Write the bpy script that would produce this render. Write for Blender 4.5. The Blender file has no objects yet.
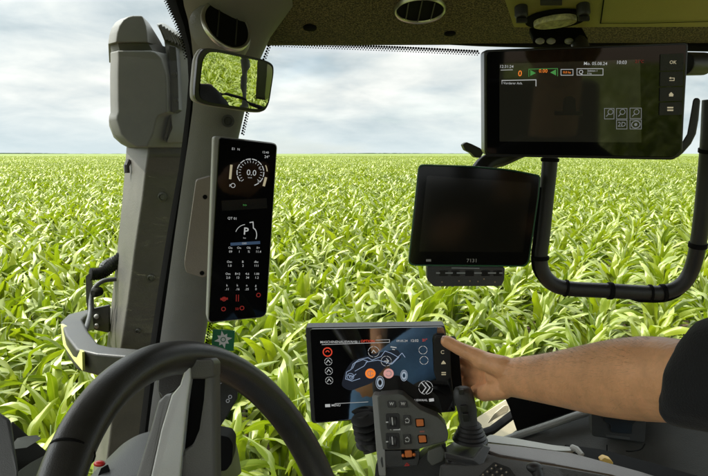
import bpy, bmesh, math, random
import numpy as np
from mathutils import Vector, Matrix, Quaternion
random.seed(7); rng = np.random.default_rng(11)
S = bpy.context.scene
COL = S.collection
R = math.radians
# ------------------------------------------------------------------ camera
F = 639.0; CX, CY = 354.0, 238.0; PITCH = math.atan((CY - 153.5) / F)
H0 = 3.65                                             # eye height above the soil
CAM = Vector((0, 0, H0))
cd = bpy.data.cameras.new('camera'); cam = bpy.data.objects.new('camera', cd); COL.objects.link(cam)
cam.location = CAM; cam.rotation_euler = (math.pi/2 - PITCH, 0, 0)
cd.sensor_width = 36; cd.lens = F / 708 * 36; cd.clip_start = 0.02; cd.clip_end = 20000
S.camera = cam
cp, sp = math.cos(PITCH), math.sin(PITCH)

def ray(px, py):
    a = (px - CX) / F; b = -(py - CY) / F
    return Vector((a, cp + b*sp, -sp + b*cp))
def at(px, py, Y):
    "world point seen at photo pixel (px,py) at distance Y ahead of the eye"
    r = ray(px, py); return CAM + r * (Y / r.y)
def camc(x, y, z):
    "camera coordinates (right, up, depth) -> world"
    return CAM + Vector((x, cp*z + sp*y, -sp*z + cp*y))

class Plane:
    def __init__(s, O, N, along=None):
        s.O = O; s.n = N.normalized(); s.u = Vector((0,0,1)).cross(s.n).normalized()
        if along:
            a, b = s.hit(*along[0]), s.hit(*along[1]); s.u = (b - a).normalized()
        s.v = s.n.cross(s.u).normalized()
    def hit(s, px, py, w=0.0):
        r = ray(px, py); t = (s.O + s.n*w - CAM).dot(s.n) / r.dot(s.n); return CAM + r*t
    def P(s, u, v, w=0.0): return s.O + s.u*u + s.v*v + s.n*w
    def px(s, n): return n / F * (s.O - CAM).length

# ------------------------------------------------------------------ materials
def mat(name, col, rough=.5, metal=0., bump=0., bscale=300., var=0., vscale=8., emit=None, estr=1., spec=.5, coat=0., sss=0., sheen=0., noise_rough=0., dust=0.):
    m = bpy.data.materials.new(name); m.use_nodes = True; nt = m.node_tree; N = nt.nodes; L = nt.links
    b = N['Principled BSDF']; b.inputs['Base Color'].default_value = (*col, 1); b.inputs['Roughness'].default_value = rough
    b.inputs['Metallic'].default_value = metal; b.inputs['Specular IOR Level'].default_value = spec
    b.inputs['Coat Weight'].default_value = coat; b.inputs['Coat Roughness'].default_value = .03
    b.inputs['Sheen Weight'].default_value = sheen
    if sss: b.inputs['Subsurface Weight'].default_value = sss; b.inputs['Subsurface Radius'].default_value = (.012,.004,.002); b.inputs['Subsurface Scale'].default_value = 1
    if emit: b.inputs['Emission Color'].default_value = (*emit, 1); b.inputs['Emission Strength'].default_value = estr
    tc = N.new('ShaderNodeTexCoord')
    if var or dust:
        n = N.new('ShaderNodeTexNoise'); n.inputs['Scale'].default_value = vscale; n.inputs['Detail'].default_value = 6; n.inputs['Roughness'].default_value = .65
        L.new(tc.outputs['Object'], n.inputs['Vector'])
        mx = N.new('ShaderNodeMix'); mx.data_type = 'RGBA'
        rp = N.new('ShaderNodeValToRGB'); rp.color_ramp.elements[0].position = .3; rp.color_ramp.elements[1].position = .72
        L.new(n.outputs['Fac'], rp.inputs['Fac']); L.new(rp.outputs['Color'], mx.inputs['Factor'])
        mx.inputs['A'].default_value = (*[c*(1-var) for c in col], 1)
        if dust: mx.inputs['B'].default_value = (*[c*(1-dust) + d*dust for c, d in zip(col, (.34,.30,.22))], 1)
        else: mx.inputs['B'].default_value = (*[min(1, c*(1+var)) for c in col], 1)
        L.new(mx.outputs['Result'], b.inputs['Base Color'])
        ra = N.new('ShaderNodeMapRange'); ra.inputs['To Min'].default_value = max(0, rough - .08); ra.inputs['To Max'].default_value = min(1, rough + .12)
        L.new(n.outputs['Fac'], ra.inputs['Value']); L.new(ra.outputs['Result'], b.inputs['Roughness'])
    if bump:
        n2 = N.new('ShaderNodeTexNoise'); n2.inputs['Scale'].default_value = bscale; n2.inputs['Detail'].default_value = 3
        L.new(tc.outputs['Object'], n2.inputs['Vector'])
        bp = N.new('ShaderNodeBump'); bp.inputs['Strength'].default_value = bump; bp.inputs['Distance'].default_value = .002
        L.new(n2.outputs['Fac'], bp.inputs['Height']); L.new(bp.outputs['Normal'], b.inputs['Normal'])
    return m

M = {}
M['black'] = mat('black_plastic', (.018,.018,.017), .42, bump=.25, bscale=900, var=.25, vscale=20)
M['rim'] = mat('rim_leather', (.030,.029,.026), .36, bump=.15, bscale=900, var=.3, vscale=30)
M['deep'] = mat('black_rubber', (.006,.006,.006), .8, spec=.12)
M['bezel'] = mat('bezel_black', (.008,.008,.008), .28, bump=.05, bscale=900)
M['charcoal'] = mat('charcoal_plastic', (.045,.046,.044), .48, bump=.3, bscale=800, var=.2, vscale=14)
M['olivegrey'] = mat('switch_pad_plastic', (.105,.108,.092), .5, bump=.3, bscale=900, var=.12, vscale=20)
M['grey'] = mat('grey_trim', (.24,.24,.22), .5, bump=.3, bscale=900, var=.10, vscale=12)
M['lightgrey'] = mat('light_grey_trim', (.36,.36,.33), .45, bump=.2, bscale=900, var=.08, vscale=10)
M['pillar'] = mat('pillar_trim', (.225,.227,.215), .55, bump=.3, bscale=700, var=.10, vscale=9)
M['spoke'] = mat('spoke_skylit_silver', (.84,.85,.83), .33, metal=.15, bump=.1, bscale=900, var=.08)  # silver, its base colour brightened to stand in for reflected sky
M['spokedark'] = mat('spoke_grey', (.11,.108,.10), .42, bump=.2, bscale=900, var=.1)
M['sidepanel'] = mat('side_panel_plastic', (.06,.06,.055), .5, bump=.3, bscale=600, var=.25, vscale=7)
M['olive'] = mat('console_olive', (.46,.45,.12), .5, bump=.3, bscale=700, var=.1, vscale=6)
M['hood'] = mat('stack_plastic', (.135,.138,.130), .55, bump=.08, bscale=500, var=.18, vscale=5, dust=.2)
M['post'] = mat('stack_post', (.062,.06,.052), .5, bump=.3, bscale=250, var=.2, vscale=5, dust=.14)
M['hooddark'] = mat('stack_groove', (.07,.07,.062), .6, var=.2, vscale=20, dust=.2)
M['metal'] = mat('painted_bracket', (.032,.032,.03), .4, metal=.2, bump=.1, bscale=300, var=.2, vscale=18, dust=.06)
M['chrome'] = mat('satin_chrome', (.62,.61,.57), .35, metal=1., bump=.05)
M['screen'] = mat('screen_glass', (.004,.004,.0045), .04, spec=.32)
M['screen_touch'] = mat('touch_glass', (.004,.004,.0045), .035, spec=1., coat=1.); M['screen_touch'].node_tree.nodes['Principled BSDF'].inputs['Coat IOR'].default_value = 2.3
M['screen_lit'] = mat('screen_glass_lit', (.008,.008,.007), .05, emit=(.035,.034,.022), estr=.08, spec=.5)
M['screen_dark'] = mat('screen_glass_standby', (.006,.006,.005), .10, spec=.3)
M['orange'] = mat('orange_switch', (.72,.19,.03), .45, bump=.1)
M['green'] = mat('green_edge', (.01,.10,.035), .35)
M['leafgreen'] = mat('sticker_green', (.01,.16,.06), .5)
M['white'] = mat('white_print', (.75,.75,.72), .5)
M['red'] = mat('red_plastic', (.5,.02,.015), .35)
M['yellow'] = mat('yellow_plastic', (.75,.48,.12), .5)
M['beige'] = mat('tan_bodywork', (.50,.42,.28), .7, bump=.4, bscale=120, var=.15, vscale=14)  # pale tan bodywork colour, slightly varied
M['maize_reflection'] = mat('reflection_yellow', (.35,.36,.06), .25, var=.3, vscale=30, coat=.5)  # yellow-green of reflected maize, put into the colour
def em(name, c, s): return mat(name, (.01,.01,.01), .5, emit=c, estr=s)
M['e_white'] = em('lit_white', (.80,.82,.80), .20)
M['e_grey'] = em('lit_grey', (.55,.58,.58), .11)
M['e_red'] = em('lit_red', (.9,.07,.03), .28)
M['e_redim'] = em('lit_dim_red', (.8,.04,.03), .08)
M['e_orange'] = em('lit_orange', (1.,.25,.03), .34)
M['e_pink'] = em('lit_pink', (.9,.45,.40), .26)
M['e_green'] = em('lit_green', (.12,.55,.12), .16)
M['e_blue'] = em('lit_blue', (.10,.20,.38), .10)
M['e_navy'] = em('lit_navy', (.04,.06,.12), .05)
M['e_tan'] = em('lit_tan', (.75,.66,.42), .20)
M['mirror'] = mat('mirror_glass', (.80,.82,.80), .015, metal=1.)
M['skin'] = mat('skin', (.86,.44,.215), .40, bump=.45, bscale=260, var=.17, vscale=30, sss=.10, spec=.4)
M['nail'] = mat('nail', (.66,.38,.29), .3, coat=.2)
M['hair'] = mat('hair', (.05,.03,.02), .5, bump=.6, bscale=120)
M['shirt'] = mat('black_cotton', (.007,.007,.008), .9, bump=.5, bscale=500, sheen=.05)
M['denim'] = mat('blue_denim', (.24,.46,.74), .85, bump=.6, bscale=700, var=.2, vscale=14)

def mat_headliner():
    m = mat('headliner_fabric', (.05,.047,.026), .95, sheen=.2); nt = m.node_tree; N = nt.nodes; L = nt.links; b = N['Principled BSDF']
    tc = N.new('ShaderNodeTexCoord'); n = N.new('ShaderNodeTexNoise'); n.inputs['Scale'].default_value = 370; n.inputs['Detail'].default_value = 3
    L.new(tc.outputs['Object'], n.inputs['Vector']); rp = N.new('ShaderNodeValToRGB')
    rp.color_ramp.elements[0].position = .42; rp.color_ramp.elements[0].color = (.026,.023,.010,1)
    rp.color_ramp.elements[1].position = .64; rp.color_ramp.elements[1].color = (.32,.27,.11,1)
    L.new(n.outputs['Fac'], rp.inputs['Fac']); L.new(rp.outputs['Color'], b.inputs['Base Color'])
    bp = N.new('ShaderNodeBump'); bp.inputs['Strength'].default_value = .8; bp.inputs['Distance'].default_value = .003
    L.new(n.outputs['Fac'], bp.inputs['Height']); L.new(bp.outputs['Normal'], b.inputs['Normal']); return m
M['headliner'] = mat_headliner()

def mat_glass():
    m = bpy.data.materials.new('window_glass'); m.use_nodes = True; nt = m.node_tree; N = nt.nodes; L = nt.links; N.remove(N['Principled BSDF'])
    o = N['Material Output']; t = N.new('ShaderNodeBsdfTransparent'); t.inputs['Color'].default_value = (.97,.985,.97,1)
    g = N.new('ShaderNodeBsdfGlossy'); g.inputs['Roughness'].default_value = .01
    fr = N.new('ShaderNodeFresnel'); fr.inputs['IOR'].default_value = 1.2
    mx = N.new('ShaderNodeMixShader'); L.new(fr.outputs[0], mx.inputs[0]); L.new(t.outputs[0], mx.inputs[1]); L.new(g.outputs[0], mx.inputs[2]); L.new(mx.outputs[0], o.inputs['Surface'])
    return m
M['glass'] = mat_glass()

def mat_leaf():
    m = bpy.data.materials.new('maize_leaf'); m.use_nodes = True; nt = m.node_tree; N = nt.nodes; L = nt.links; N.remove(N['Principled BSDF'])
    o = N['Material Output']
    at_ = N.new('ShaderNodeAttribute'); at_.attribute_name = 'leafuv'          # x: -1..1 across, y: 0..1 along, z: per-leaf tone
    sx = N.new('ShaderNodeSeparateXYZ'); L.new(at_.outputs['Vector'], sx.inputs[0])
    def math_(op, a, b=None, c=None):
        n = N.new('ShaderNodeMath'); n.operation = op
        for i, v in enumerate((a, b, c)):
            if v is None: continue
            if isinstance(v, (int, float)): n.inputs[i].default_value = v
            else: L.new(v, n.inputs[i])
        return n.outputs[0]
    oi = N.new('ShaderNodeObjectInfo'); geo = N.new('ShaderNodeNewGeometry')
    nz = N.new('ShaderNodeTexNoise'); nz.inputs['Scale'].default_value = .55; L.new(geo.outputs['Position'], nz.inputs['Vector'])
    tone = math_('ADD', math_('MULTIPLY', sx.outputs['Z'], .42), math_('ADD', math_('MULTIPLY', oi.outputs['Random'], .28), math_('MULTIPLY', nz.outputs['Fac'], .45)))
    rp = N.new('ShaderNodeValToRGB'); e = rp.color_ramp.elements
    e[0].position = .22; e[0].color = (.028,.062,.003,1); e[1].position = .85; e[1].color = (.20,.235,.012,1)
    k = e.new(.52); k.color = (.118,.165,.007,1)
    L.new(tone, rp.inputs['Fac'])
    rib = N.new('ShaderNodeMapRange'); rib.inputs['From Min'].default_value = .04; rib.inputs['From Max'].default_value = .15; rib.inputs['To Min'].default_value = .75; rib.inputs['To Max'].default_value = 0
    L.new(math_('ABSOLUTE', sx.outputs['X']), rib.inputs['Value'])
    vein = math_('MULTIPLY', math_('ADD', math_('SINE', math_('MULTIPLY', sx.outputs['X'], 34.)), 1.), .09)
    mx = N.new('ShaderNodeMix'); mx.data_type = 'RGBA'; L.new(math_('MAXIMUM', rib.outputs[0], vein), mx.inputs['Factor']); L.new(rp.outputs['Color'], mx.inputs['A']); mx.inputs['B'].default_value = (.20,.23,.03,1)
    d = N.new('ShaderNodeBsdfDiffuse'); L.new(mx.outputs['Result'], d.inputs['Color'])
    tr = N.new('ShaderNodeBsdfTranslucent')
    hs = N.new('ShaderNodeMix'); hs.data_type = 'RGBA'; hs.blend_type = 'MULTIPLY'; hs.inputs['Factor'].default_value = 1
    L.new(mx.outputs['Result'], hs.inputs['A']); hs.inputs['B'].default_value = (1.45,1.5,.5,1); L.new(hs.outputs['Result'], tr.inputs['Color'])
    m1 = N.new('ShaderNodeMixShader'); m1.inputs[0].default_value = .42; L.new(d.outputs[0], m1.inputs[1]); L.new(tr.outputs[0], m1.inputs[2])
    g = N.new('ShaderNodeBsdfGlossy'); g.inputs['Roughness'].default_value = .48; g.inputs['Color'].default_value = (1,1,.62,1)
    fr = N.new('ShaderNodeFresnel'); fr.inputs['IOR'].default_value = 1.5
    ff = math_('ADD', math_('MULTIPLY', fr.outputs[0], .13), .008)
    m2 = N.new('ShaderNodeMixShader'); L.new(ff, m2.inputs[0]); L.new(m1.outputs[0], m2.inputs[1]); L.new(g.outputs[0], m2.inputs[2])
    L.new(m2.outputs[0], o.inputs['Surface']); return m
M['leaf'] = mat_leaf()
M['stalk'] = mat('maize_stalk', (.14,.20,.04), .5, var=.25, vscale=30)
M['soil'] = mat('soil', (.16,.105,.065), .95, bump=1., bscale=14, var=.35, vscale=3)
M['soil'].node_tree.nodes['Bump'].inputs['Distance'].default_value = .06
M['canopy'] = mat('maize_canopy', (.115,.15,.012), .8, var=.25, vscale=.05)
M['trees'] = mat('distant_trees', (.07,.11,.075), .9, var=.3, vscale=.02)

# ------------------------------------------------------------------ object helpers
def tag(o, label=None, cat=None, group=None, kind=None):
    if label: o['label'] = label
    if cat: o['category'] = cat
    if group: o['group'] = group
    if kind: o['kind'] = kind
    return o
def thing(name, loc, label, cat, group=None):
    o = bpy.data.objects.new(name, None); COL.objects.link(o); o.location = loc; o.empty_display_size = .05
    return tag(o, label, cat, group)
def rootloc(p):
    v = Vector((0,0,0))
    while p is not None: v += p.location; p = p.parent
    return v

class G:
    def __init__(s): s.bm = bmesh.new()
    def face(s, pts):
        vs = [s.bm.verts.new(p) for p in pts]; return s.bm.faces.new(vs)
    def prism(s, pts, vec):
        a = [s.bm.verts.new(p) for p in pts]; b = [s.bm.verts.new(p + vec) for p in pts]; n = len(a)
        s.bm.faces.new(a); s.bm.faces.new(b[::-1])
        for i in range(n): s.bm.faces.new((a[i], b[i], b[(i+1) % n], a[(i+1) % n]))
        return s
    def loft(s, rings, caps=True, closed=True):
        vs = [[s.bm.verts.new(p) for p in r] for r in rings]; n = len(vs[0])
        for r0, r1 in zip(vs, vs[1:]):
            for i in range(n if closed else n-1):
                j = (i+1) % n; s.bm.faces.new((r0[i], r0[j], r1[j], r1[i]))
        if caps and closed: s.bm.faces.new(vs[0][::-1]); s.bm.faces.new(vs[-1])
        return s
    def tube(s, path, rad, seg=14, caps=True, ell=(1,1), twist=0., square=False):
        path = [Vector(p) for p in path]; n = len(path)
        if not isinstance(rad, (list, tuple)): rad = [rad]*n
        T = []
        for i in range(n):
            t = (path[min(i+1, n-1)] - path[max(i-1, 0)]).normalized(); T.append(t)
        up = Vector((0,0,1)) if abs(T[0].z) < .9 else Vector((0,1,0))
        x = T[0].cross(up).normalized(); rings = []
        for i in range(n):
            if i:
                q = T[i-1].rotation_difference(T[i]); x = q @ x
            x = (x - T[i]*x.dot(T[i])).normalized(); y = T[i].cross(x)
            ring = []
            for k in range(seg):
                a = 2*math.pi*(k+.5)/seg + twist
                ring.append(path[i] + (x*math.cos(a)*ell[0] + y*math.sin(a)*ell[1])*rad[i])
            rings.append(ring)
        return s.loft(rings, caps)
    def lathe(s, O, ax, prof, seg=32, caps=True):
        ax = ax.normalized(); x = ax.orthogonal().normalized(); y = ax.cross(x)
        rings = [[O + ax*h + (x*math.cos(2*math.pi*k/seg) + y*math.sin(2*math.pi*k/seg))*max(r, 1e-5) for k in range(seg)] for r, h in prof]
        return s.loft(rings, caps)
    def sphere(s, c, r, sub=2, scale=(1,1,1)):
        m = Matrix.Translation(c) @ Matrix.Diagonal((*[r*k for k in scale], 1)); bmesh.ops.create_icosphere(s.bm, subdivisions=sub, radius=1, matrix=m); return s
    def ringstrip(s, P, cu, cv, r, w, a0=0, a1=360, seg=28, el=1., wz=0, px=None):
        "flat arc on plane P around pixel (cu,cv), radius r px, line width w px"
        c = P.hit(cu, cv, wz); k = P.px(1); N_ = max(3, int(seg*abs(a1-a0)/360)); a = []; b = []
        for i in range(N_+1):
            t = R(a0 + (a1-a0)*i/N_); d = P.u*math.cos(t)*el + P.v*math.sin(t)
            a.append(s.bm.verts.new(c + d*(r+w/2)*k)); b.append(s.bm.verts.new(c + d*(r-w/2)*k))
        for i in range(N_): s.bm.faces.new((a[i], a[i+1], b[i+1], b[i]))
        return s
    def disc(s, P, cu, cv, r, wz=0, el=1., seg=24):
        c = P.hit(cu, cv, wz); k = P.px(1)
        s.face([c + (P.u*math.cos(2*math.pi*i/seg)*el + P.v*math.sin(2*math.pi*i/seg))*r*k for i in range(seg)]); return s
    def line(s, P, pts, w, wz=0):
        k = P.px(w)/2; q = [P.hit(*p, wz) for p in pts]
        for a, b in zip(q, q[1:]):
            d = (b-a); 
            if d.length < 1e-7: continue
            d.normalize(); sd = P.n.cross(d)*k; s.face([a-sd-d*k, b-sd+d*k, b+sd+d*k, a+sd-d*k])
        return s
    def text(s, P, txt, px, py, h, wz=0, bold=0., align='CENTER', squeeze=1.):
        c = bpy.data.curves.new('t', 'FONT'); c.body = txt; c.size = 1; c.align_x = align; c.align_y = 'CENTER'; c.offset = bold; c.resolution_u = 2
        o = bpy.data.objects.new('t', c); me = bpy.data.meshes.new_from_object(o)
        k = P.px(h)/.70; O = P.hit(px, py, wz); n0 = len(s.bm.verts)
        s.bm.from_mesh(me); s.bm.verts.ensure_lookup_table()
        for v in s.bm.verts[n0:]: v.co = O + P.u*(v.co.x*k*squeeze) + P.v*(v.co.y*k)
        bpy.data.objects.remove(o); bpy.data.curves.remove(c); bpy.data.meshes.remove(me); return s
    def build(s, name, m, parent=None, bevel=0., seg=2, smooth=40, recalc=True, sub=0):
        if recalc: bmesh.ops.recalc_face_normals(s.bm, faces=s.bm.faces[:])
        if bevel:
            es = [e for e in s.bm.edges if len(e.link_faces) == 2 and e.calc_face_angle(0) > R(28)]
            try: bmesh.ops.bevel(s.bm, geom=es, offset=bevel, segments=seg, affect='EDGES', profile=.6, clamp_overlap=True)
            except Exception as ex: print('bevel', name, ex)
        off = rootloc(parent)
        own = None
        if parent is None:
            cs = [v.co for v in s.bm.verts]; own = Vector((sum(c.x for c in cs)/len(cs), sum(c.y for c in cs)/len(cs), min(c.z for c in cs))); off = own
        for v in s.bm.verts: v.co -= off
        me = bpy.data.meshes.new(name); s.bm.to_mesh(me); s.bm.free()
        for p in me.polygons: p.use_smooth = True
        me.set_sharp_from_angle(angle=R(smooth))
        o = bpy.data.objects.new(name, me); COL.objects.link(o); o.parent = parent
        if own is not None: o.location = own
        if isinstance(m, str): m = M[m]
        me.materials.append(m)
        if bevel: wn = o.modifiers.new('weighted', 'WEIGHTED_NORMAL'); wn.keep_sharp = True; wn.weight = 90
        if sub:
            md = o.modifiers.new('sub', 'SUBSURF'); md.levels = sub; md.render_levels = sub
        return o

def rp(pts, r=2., seg=4):
    "round the corners of a 2-D polygon; r in px, scalar or per point"
    n = len(pts); out = []
    for i in range(n):
        p = Vector((*pts[i], 0)); a = Vector((*pts[i-1], 0)); b = Vector((*pts[(i+1) % n], 0))
        rr = r[i] if isinstance(r, (list, tuple)) else r
        if rr <= 0: out.append((p.x, p.y)); continue
        da = min(rr, (a-p).length*.45); db = min(rr, (b-p).length*.45)
        A = p + (a-p).normalized()*da; B = p + (b-p).normalized()*db
        for k in range(seg+1):
            t = k/seg; q = A*(1-t)**2 + p*2*t*(1-t) + B*t*t; out.append((q.x, q.y))
    return out
def spl(pts, n=8):
    "Catmull-Rom through points"
    P = [Vector(p) for p in pts]; P = [P[0]*2-P[1]] + P + [P[-1]*2-P[-2]]; out = []
    for i in range(1, len(P)-2):
        for k in range(n):
            t = k/n; a, b, c, d = P[i-1:i+3]
            out.append(.5*((2*b) + (c-a)*t + (2*a-5*b+4*c-d)*t*t + (3*b-a-3*c+d)*t**3))
    out.append(P[-2]); return out
def slab(P, px, w0=0., th=.01, g=None):
    g = g or G(); return g.prism([P.hit(x, y, w0) for x, y in px], -P.n*th)
def rect(x0, y0, x1, y1): return [(x0,y0),(x1,y0),(x1,y1),(x0,y1)]

# ------------------------------------------------------------------ sky, sun, view
SUN_EL, SUN_AZ = 50., 276.       # azimuth clockwise from +y (ahead): to the left, a little ahead
w = bpy.data.worlds.new('World'); S.world = w; w.use_nodes = True; nt = w.node_tree; N = nt.nodes; L = nt.links
bg = N['Background']; out = N['World Output']; bg.inputs['Strength'].default_value = .10
sky = N.new('ShaderNodeTexSky'); sky.sky_type = 'NISHITA'; sky.sun_disc = False; sky.sun_elevation = R(SUN_EL); sky.sun_rotation = R(SUN_AZ)
L.new(sky.outputs[0], bg.inputs['Color'])
tc = N.new('ShaderNodeTexCoord'); sep = N.new('ShaderNodeSeparateXYZ'); L.new(tc.outputs['Generated'], sep.inputs[0])
def mth(op, a, b=None, c=None, clamp=False):
    n = N.new('ShaderNodeMath'); n.operation = op; n.use_clamp = clamp
    for i, v in enumerate((a, b, c)):
        if v is None: continue
        if isinstance(v, (int, float)): n.inputs[i].default_value = v
        else: L.new(v, n.inputs[i])
    return n.outputs[0]
zc = mth('MAXIMUM', sep.outputs['Z'], 0.0)
inv = mth('DIVIDE', 1.0, mth('ADD', zc, .24))
cmb = N.new('ShaderNodeCombineXYZ'); L.new(mth('MULTIPLY', sep.outputs['X'], inv), cmb.inputs[0]); L.new(mth('MULTIPLY', sep.outputs['Y'], inv), cmb.inputs[1])
def noise_(scale, det, off, dist=.0, ro=.55):
    mp = N.new('ShaderNodeMapping'); L.new(cmb.outputs[0], mp.inputs['Vector']); mp.inputs['Location'].default_value = off
    n = N.new('ShaderNodeTexNoise'); n.inputs['Scale'].default_value = scale; n.inputs['Detail'].default_value = det; n.inputs['Roughness'].default_value = ro; n.inputs['Distortion'].default_value = dist
    L.new(mp.outputs[0], n.inputs['Vector']); return n.outputs['Fac']
n1 = noise_(1.0, 9, (3.1, 1.7, .4), .35, .5)
n2 = noise_(3.0, 7, (7.3, -2.1, 2.), .3)
cl = N.new('ShaderNodeValToRGB'); e = cl.color_ramp.elements
e[0].position = .37; e[0].color = (.42,.51,.56,1); e[1].position = .59; e[1].color = (1.0,1.0,.97,1)
k = e.new(.45); k.color = (.64,.70,.725,1); k = e.new(.53); k.color = (.84,.865,.85,1)
mixn = mth('ADD', mth('MULTIPLY', n1, .68), mth('MULTIPLY', n2, .32)); L.new(mixn, cl.inputs['Fac'])
# pale band low over the horizon
hz = N.new('ShaderNodeMapRange'); hz.inputs['From Min'].default_value = .0; hz.inputs['From Max'].default_value = .085; hz.inputs['To Min'].default_value = .8; hz.inputs['To Max'].default_value = 0.
L.new(sep.outputs['Z'], hz.inputs['Value'])
mh = N.new('ShaderNodeMix'); mh.data_type = 'RGBA'; L.new(hz.outputs[0], mh.inputs['Factor']); L.new(cl.outputs['Color'], mh.inputs['A']); mh.inputs['B'].default_value = (.70,.80,.84,1)
# brightness added overhead, above the frame, to fill the cab with light
dt = N.new('ShaderNodeVectorMath'); dt.operation = 'DOT_PRODUCT'; L.new(tc.outputs['Generated'], dt.inputs[0]); _a = R(SUN_AZ)
dt.inputs[1].default_value = (math.sin(_a)*math.cos(R(SUN_EL)), math.cos(_a)*math.cos(R(SUN_EL)), math.sin(R(SUN_EL)))
glow = mth('MULTIPLY', mth('POWER', mth('MAXIMUM', dt.outputs['Value'], 0.0), 5.0), 5.0)     # thin cloud glows round the sun
rise = N.new('ShaderNodeMapRange'); rise.interpolation_type = 'SMOOTHSTEP'; rise.inputs['From Min'].default_value = .22; rise.inputs['From Max'].default_value = .55; rise.inputs['To Max'].default_value = 2.3
L.new(sep.outputs['Z'], rise.inputs['Value'])
br = mth('ADD', mth('ADD', 1.0, rise.outputs[0]), glow)
bc = N.new('ShaderNodeBackground'); L.new(mh.outputs['Result'], bc.inputs['Color']); CLOUD_S = .44
L.new(mth('MULTIPLY', br, CLOUD_S), bc.inputs['Strength'])
n3 = noise_(.8, 6, (-4.2, 5.5, 1.), .3)
cov = N.new('ShaderNodeMapRange'); cov.inputs['From Min'].default_value = .30; cov.inputs['From Max'].default_value = .46; cov.inputs['To Min'].default_value = .72; cov.inputs['To Max'].default_value = 1.
L.new(n3, cov.inputs['Value'])
ms = N.new('ShaderNodeMixShader'); L.new(cov.outputs[0], ms.inputs[0]); L.new(bg.outputs[0], ms.inputs[1]); L.new(bc.outputs[0], ms.inputs[2]); L.new(ms.outputs[0], out.inputs['Surface'])

sd = bpy.data.lights.new('sun', 'SUN'); sd.energy = 2.55; sd.angle = R(.53); sd.color = (1., .955, .88)
sun = bpy.data.objects.new('sun', sd); COL.objects.link(sun)
a = R(SUN_AZ); sdir = Vector((math.sin(a)*math.cos(R(SUN_EL)), math.cos(a)*math.cos(R(SUN_EL)), math.sin(R(SUN_EL))))
sun.rotation_euler = (-sdir).to_track_quat('-Z', 'Y').to_euler(); sun.location = (0, 0, 30)
V = S.view_settings; V.view_transform = 'Standard'; V.look = 'None'; V.exposure = 1.3; V.gamma = 1; V.use_curve_mapping = False
S.render.engine = 'CYCLES'; C = S.cycles; C.max_bounces = 10; C.diffuse_bounces = 5; C.glossy_bounces = 4; C.transmission_bounces = 6; C.transparent_max_bounces = 12
C.use_denoising = True; C.sample_clamp_indirect = 6; C.caustics_reflective = False; C.caustics_refractive = False

# ------------------------------------------------------------------ ground, far trees
g = G(); RR = 6000.
ring = [0, 4, 12, 40, 150, 600, 2000, RR]; prev = None
rows = []
for r_ in ring[1:]:
    rows.append([Vector((r_*math.cos(2*math.pi*k/48), r_*math.sin(2*math.pi*k/48), 0)) for k in range(48)])
g.loft(rows, caps=False); g.face(rows[0]); soil = g.build('soil', 'soil'); tag(soil, kind='structure')
# closed canopy far out, where single plants melt together: an open sheet with a bumpy crest
bm = bmesh.new(); na = 260; rr = [560, 640, 760, 950, 1250, 1700, 2400, 3400, 4600]; vs = []
for r_ in rr:
    vs.append([bm.verts.new((r_*math.sin(-math.pi + 2*math.pi*k/na), r_*math.cos(-math.pi + 2*math.pi*k/na), 1.25 + rng.uniform(-.12, .12))) for k in range(na)])
for a_, b_ in zip(vs, vs[1:]):
    for k in range(na): bm.faces.new((a_[k], a_[(k+1) % na], b_[(k+1) % na], b_[k]))
me = bpy.data.meshes.new('far_crop'); bm.to_mesh(me); bm.free(); me.materials.append(M['canopy'])
o = bpy.data.objects.new('far_crop', me); COL.objects.link(o); tag(o, 'far green maize crop melting into one sheet at the horizon', 'crop', kind='stuff')
# low wood on the horizon
bm = bmesh.new(); n_ = 900; top = []; bot = []; back = []
hgt = 0
for k in range(n_):
    a_ = -math.pi*.5 + math.pi*k/(n_-1); r_ = 4400 + 300*math.sin(a_*5)
    hh = 3.5 + 2*math.sin(a_*9) + 2*math.sin(a_*23+1) + rng.uniform(-1, 1)
    top.append(bm.verts.new((r_*math.sin(a_), r_*math.cos(a_), max(1.5, hh)))); bot.append(bm.verts.new((r_*math.sin(a_), r_*math.cos(a_), 0)))
    back.append(bm.verts.new(((r_+150)*math.sin(a_), (r_+150)*math.cos(a_), 0)))
for k in range(n_-1):
    bm.faces.new((bot[k], bot[k+1], top[k+1], top[k])); bm.faces.new((top[k], top[k+1], back[k+1], back[k]))
me = bpy.data.meshes.new('far_wood'); bm.to_mesh(me); bm.free(); me.materials.append(M['trees'])
o = bpy.data.objects.new('far_wood', me); COL.objects.link(o); tag(o, 'thin blue-green line of far woodland on the horizon', 'woodland', kind='stuff')

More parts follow.
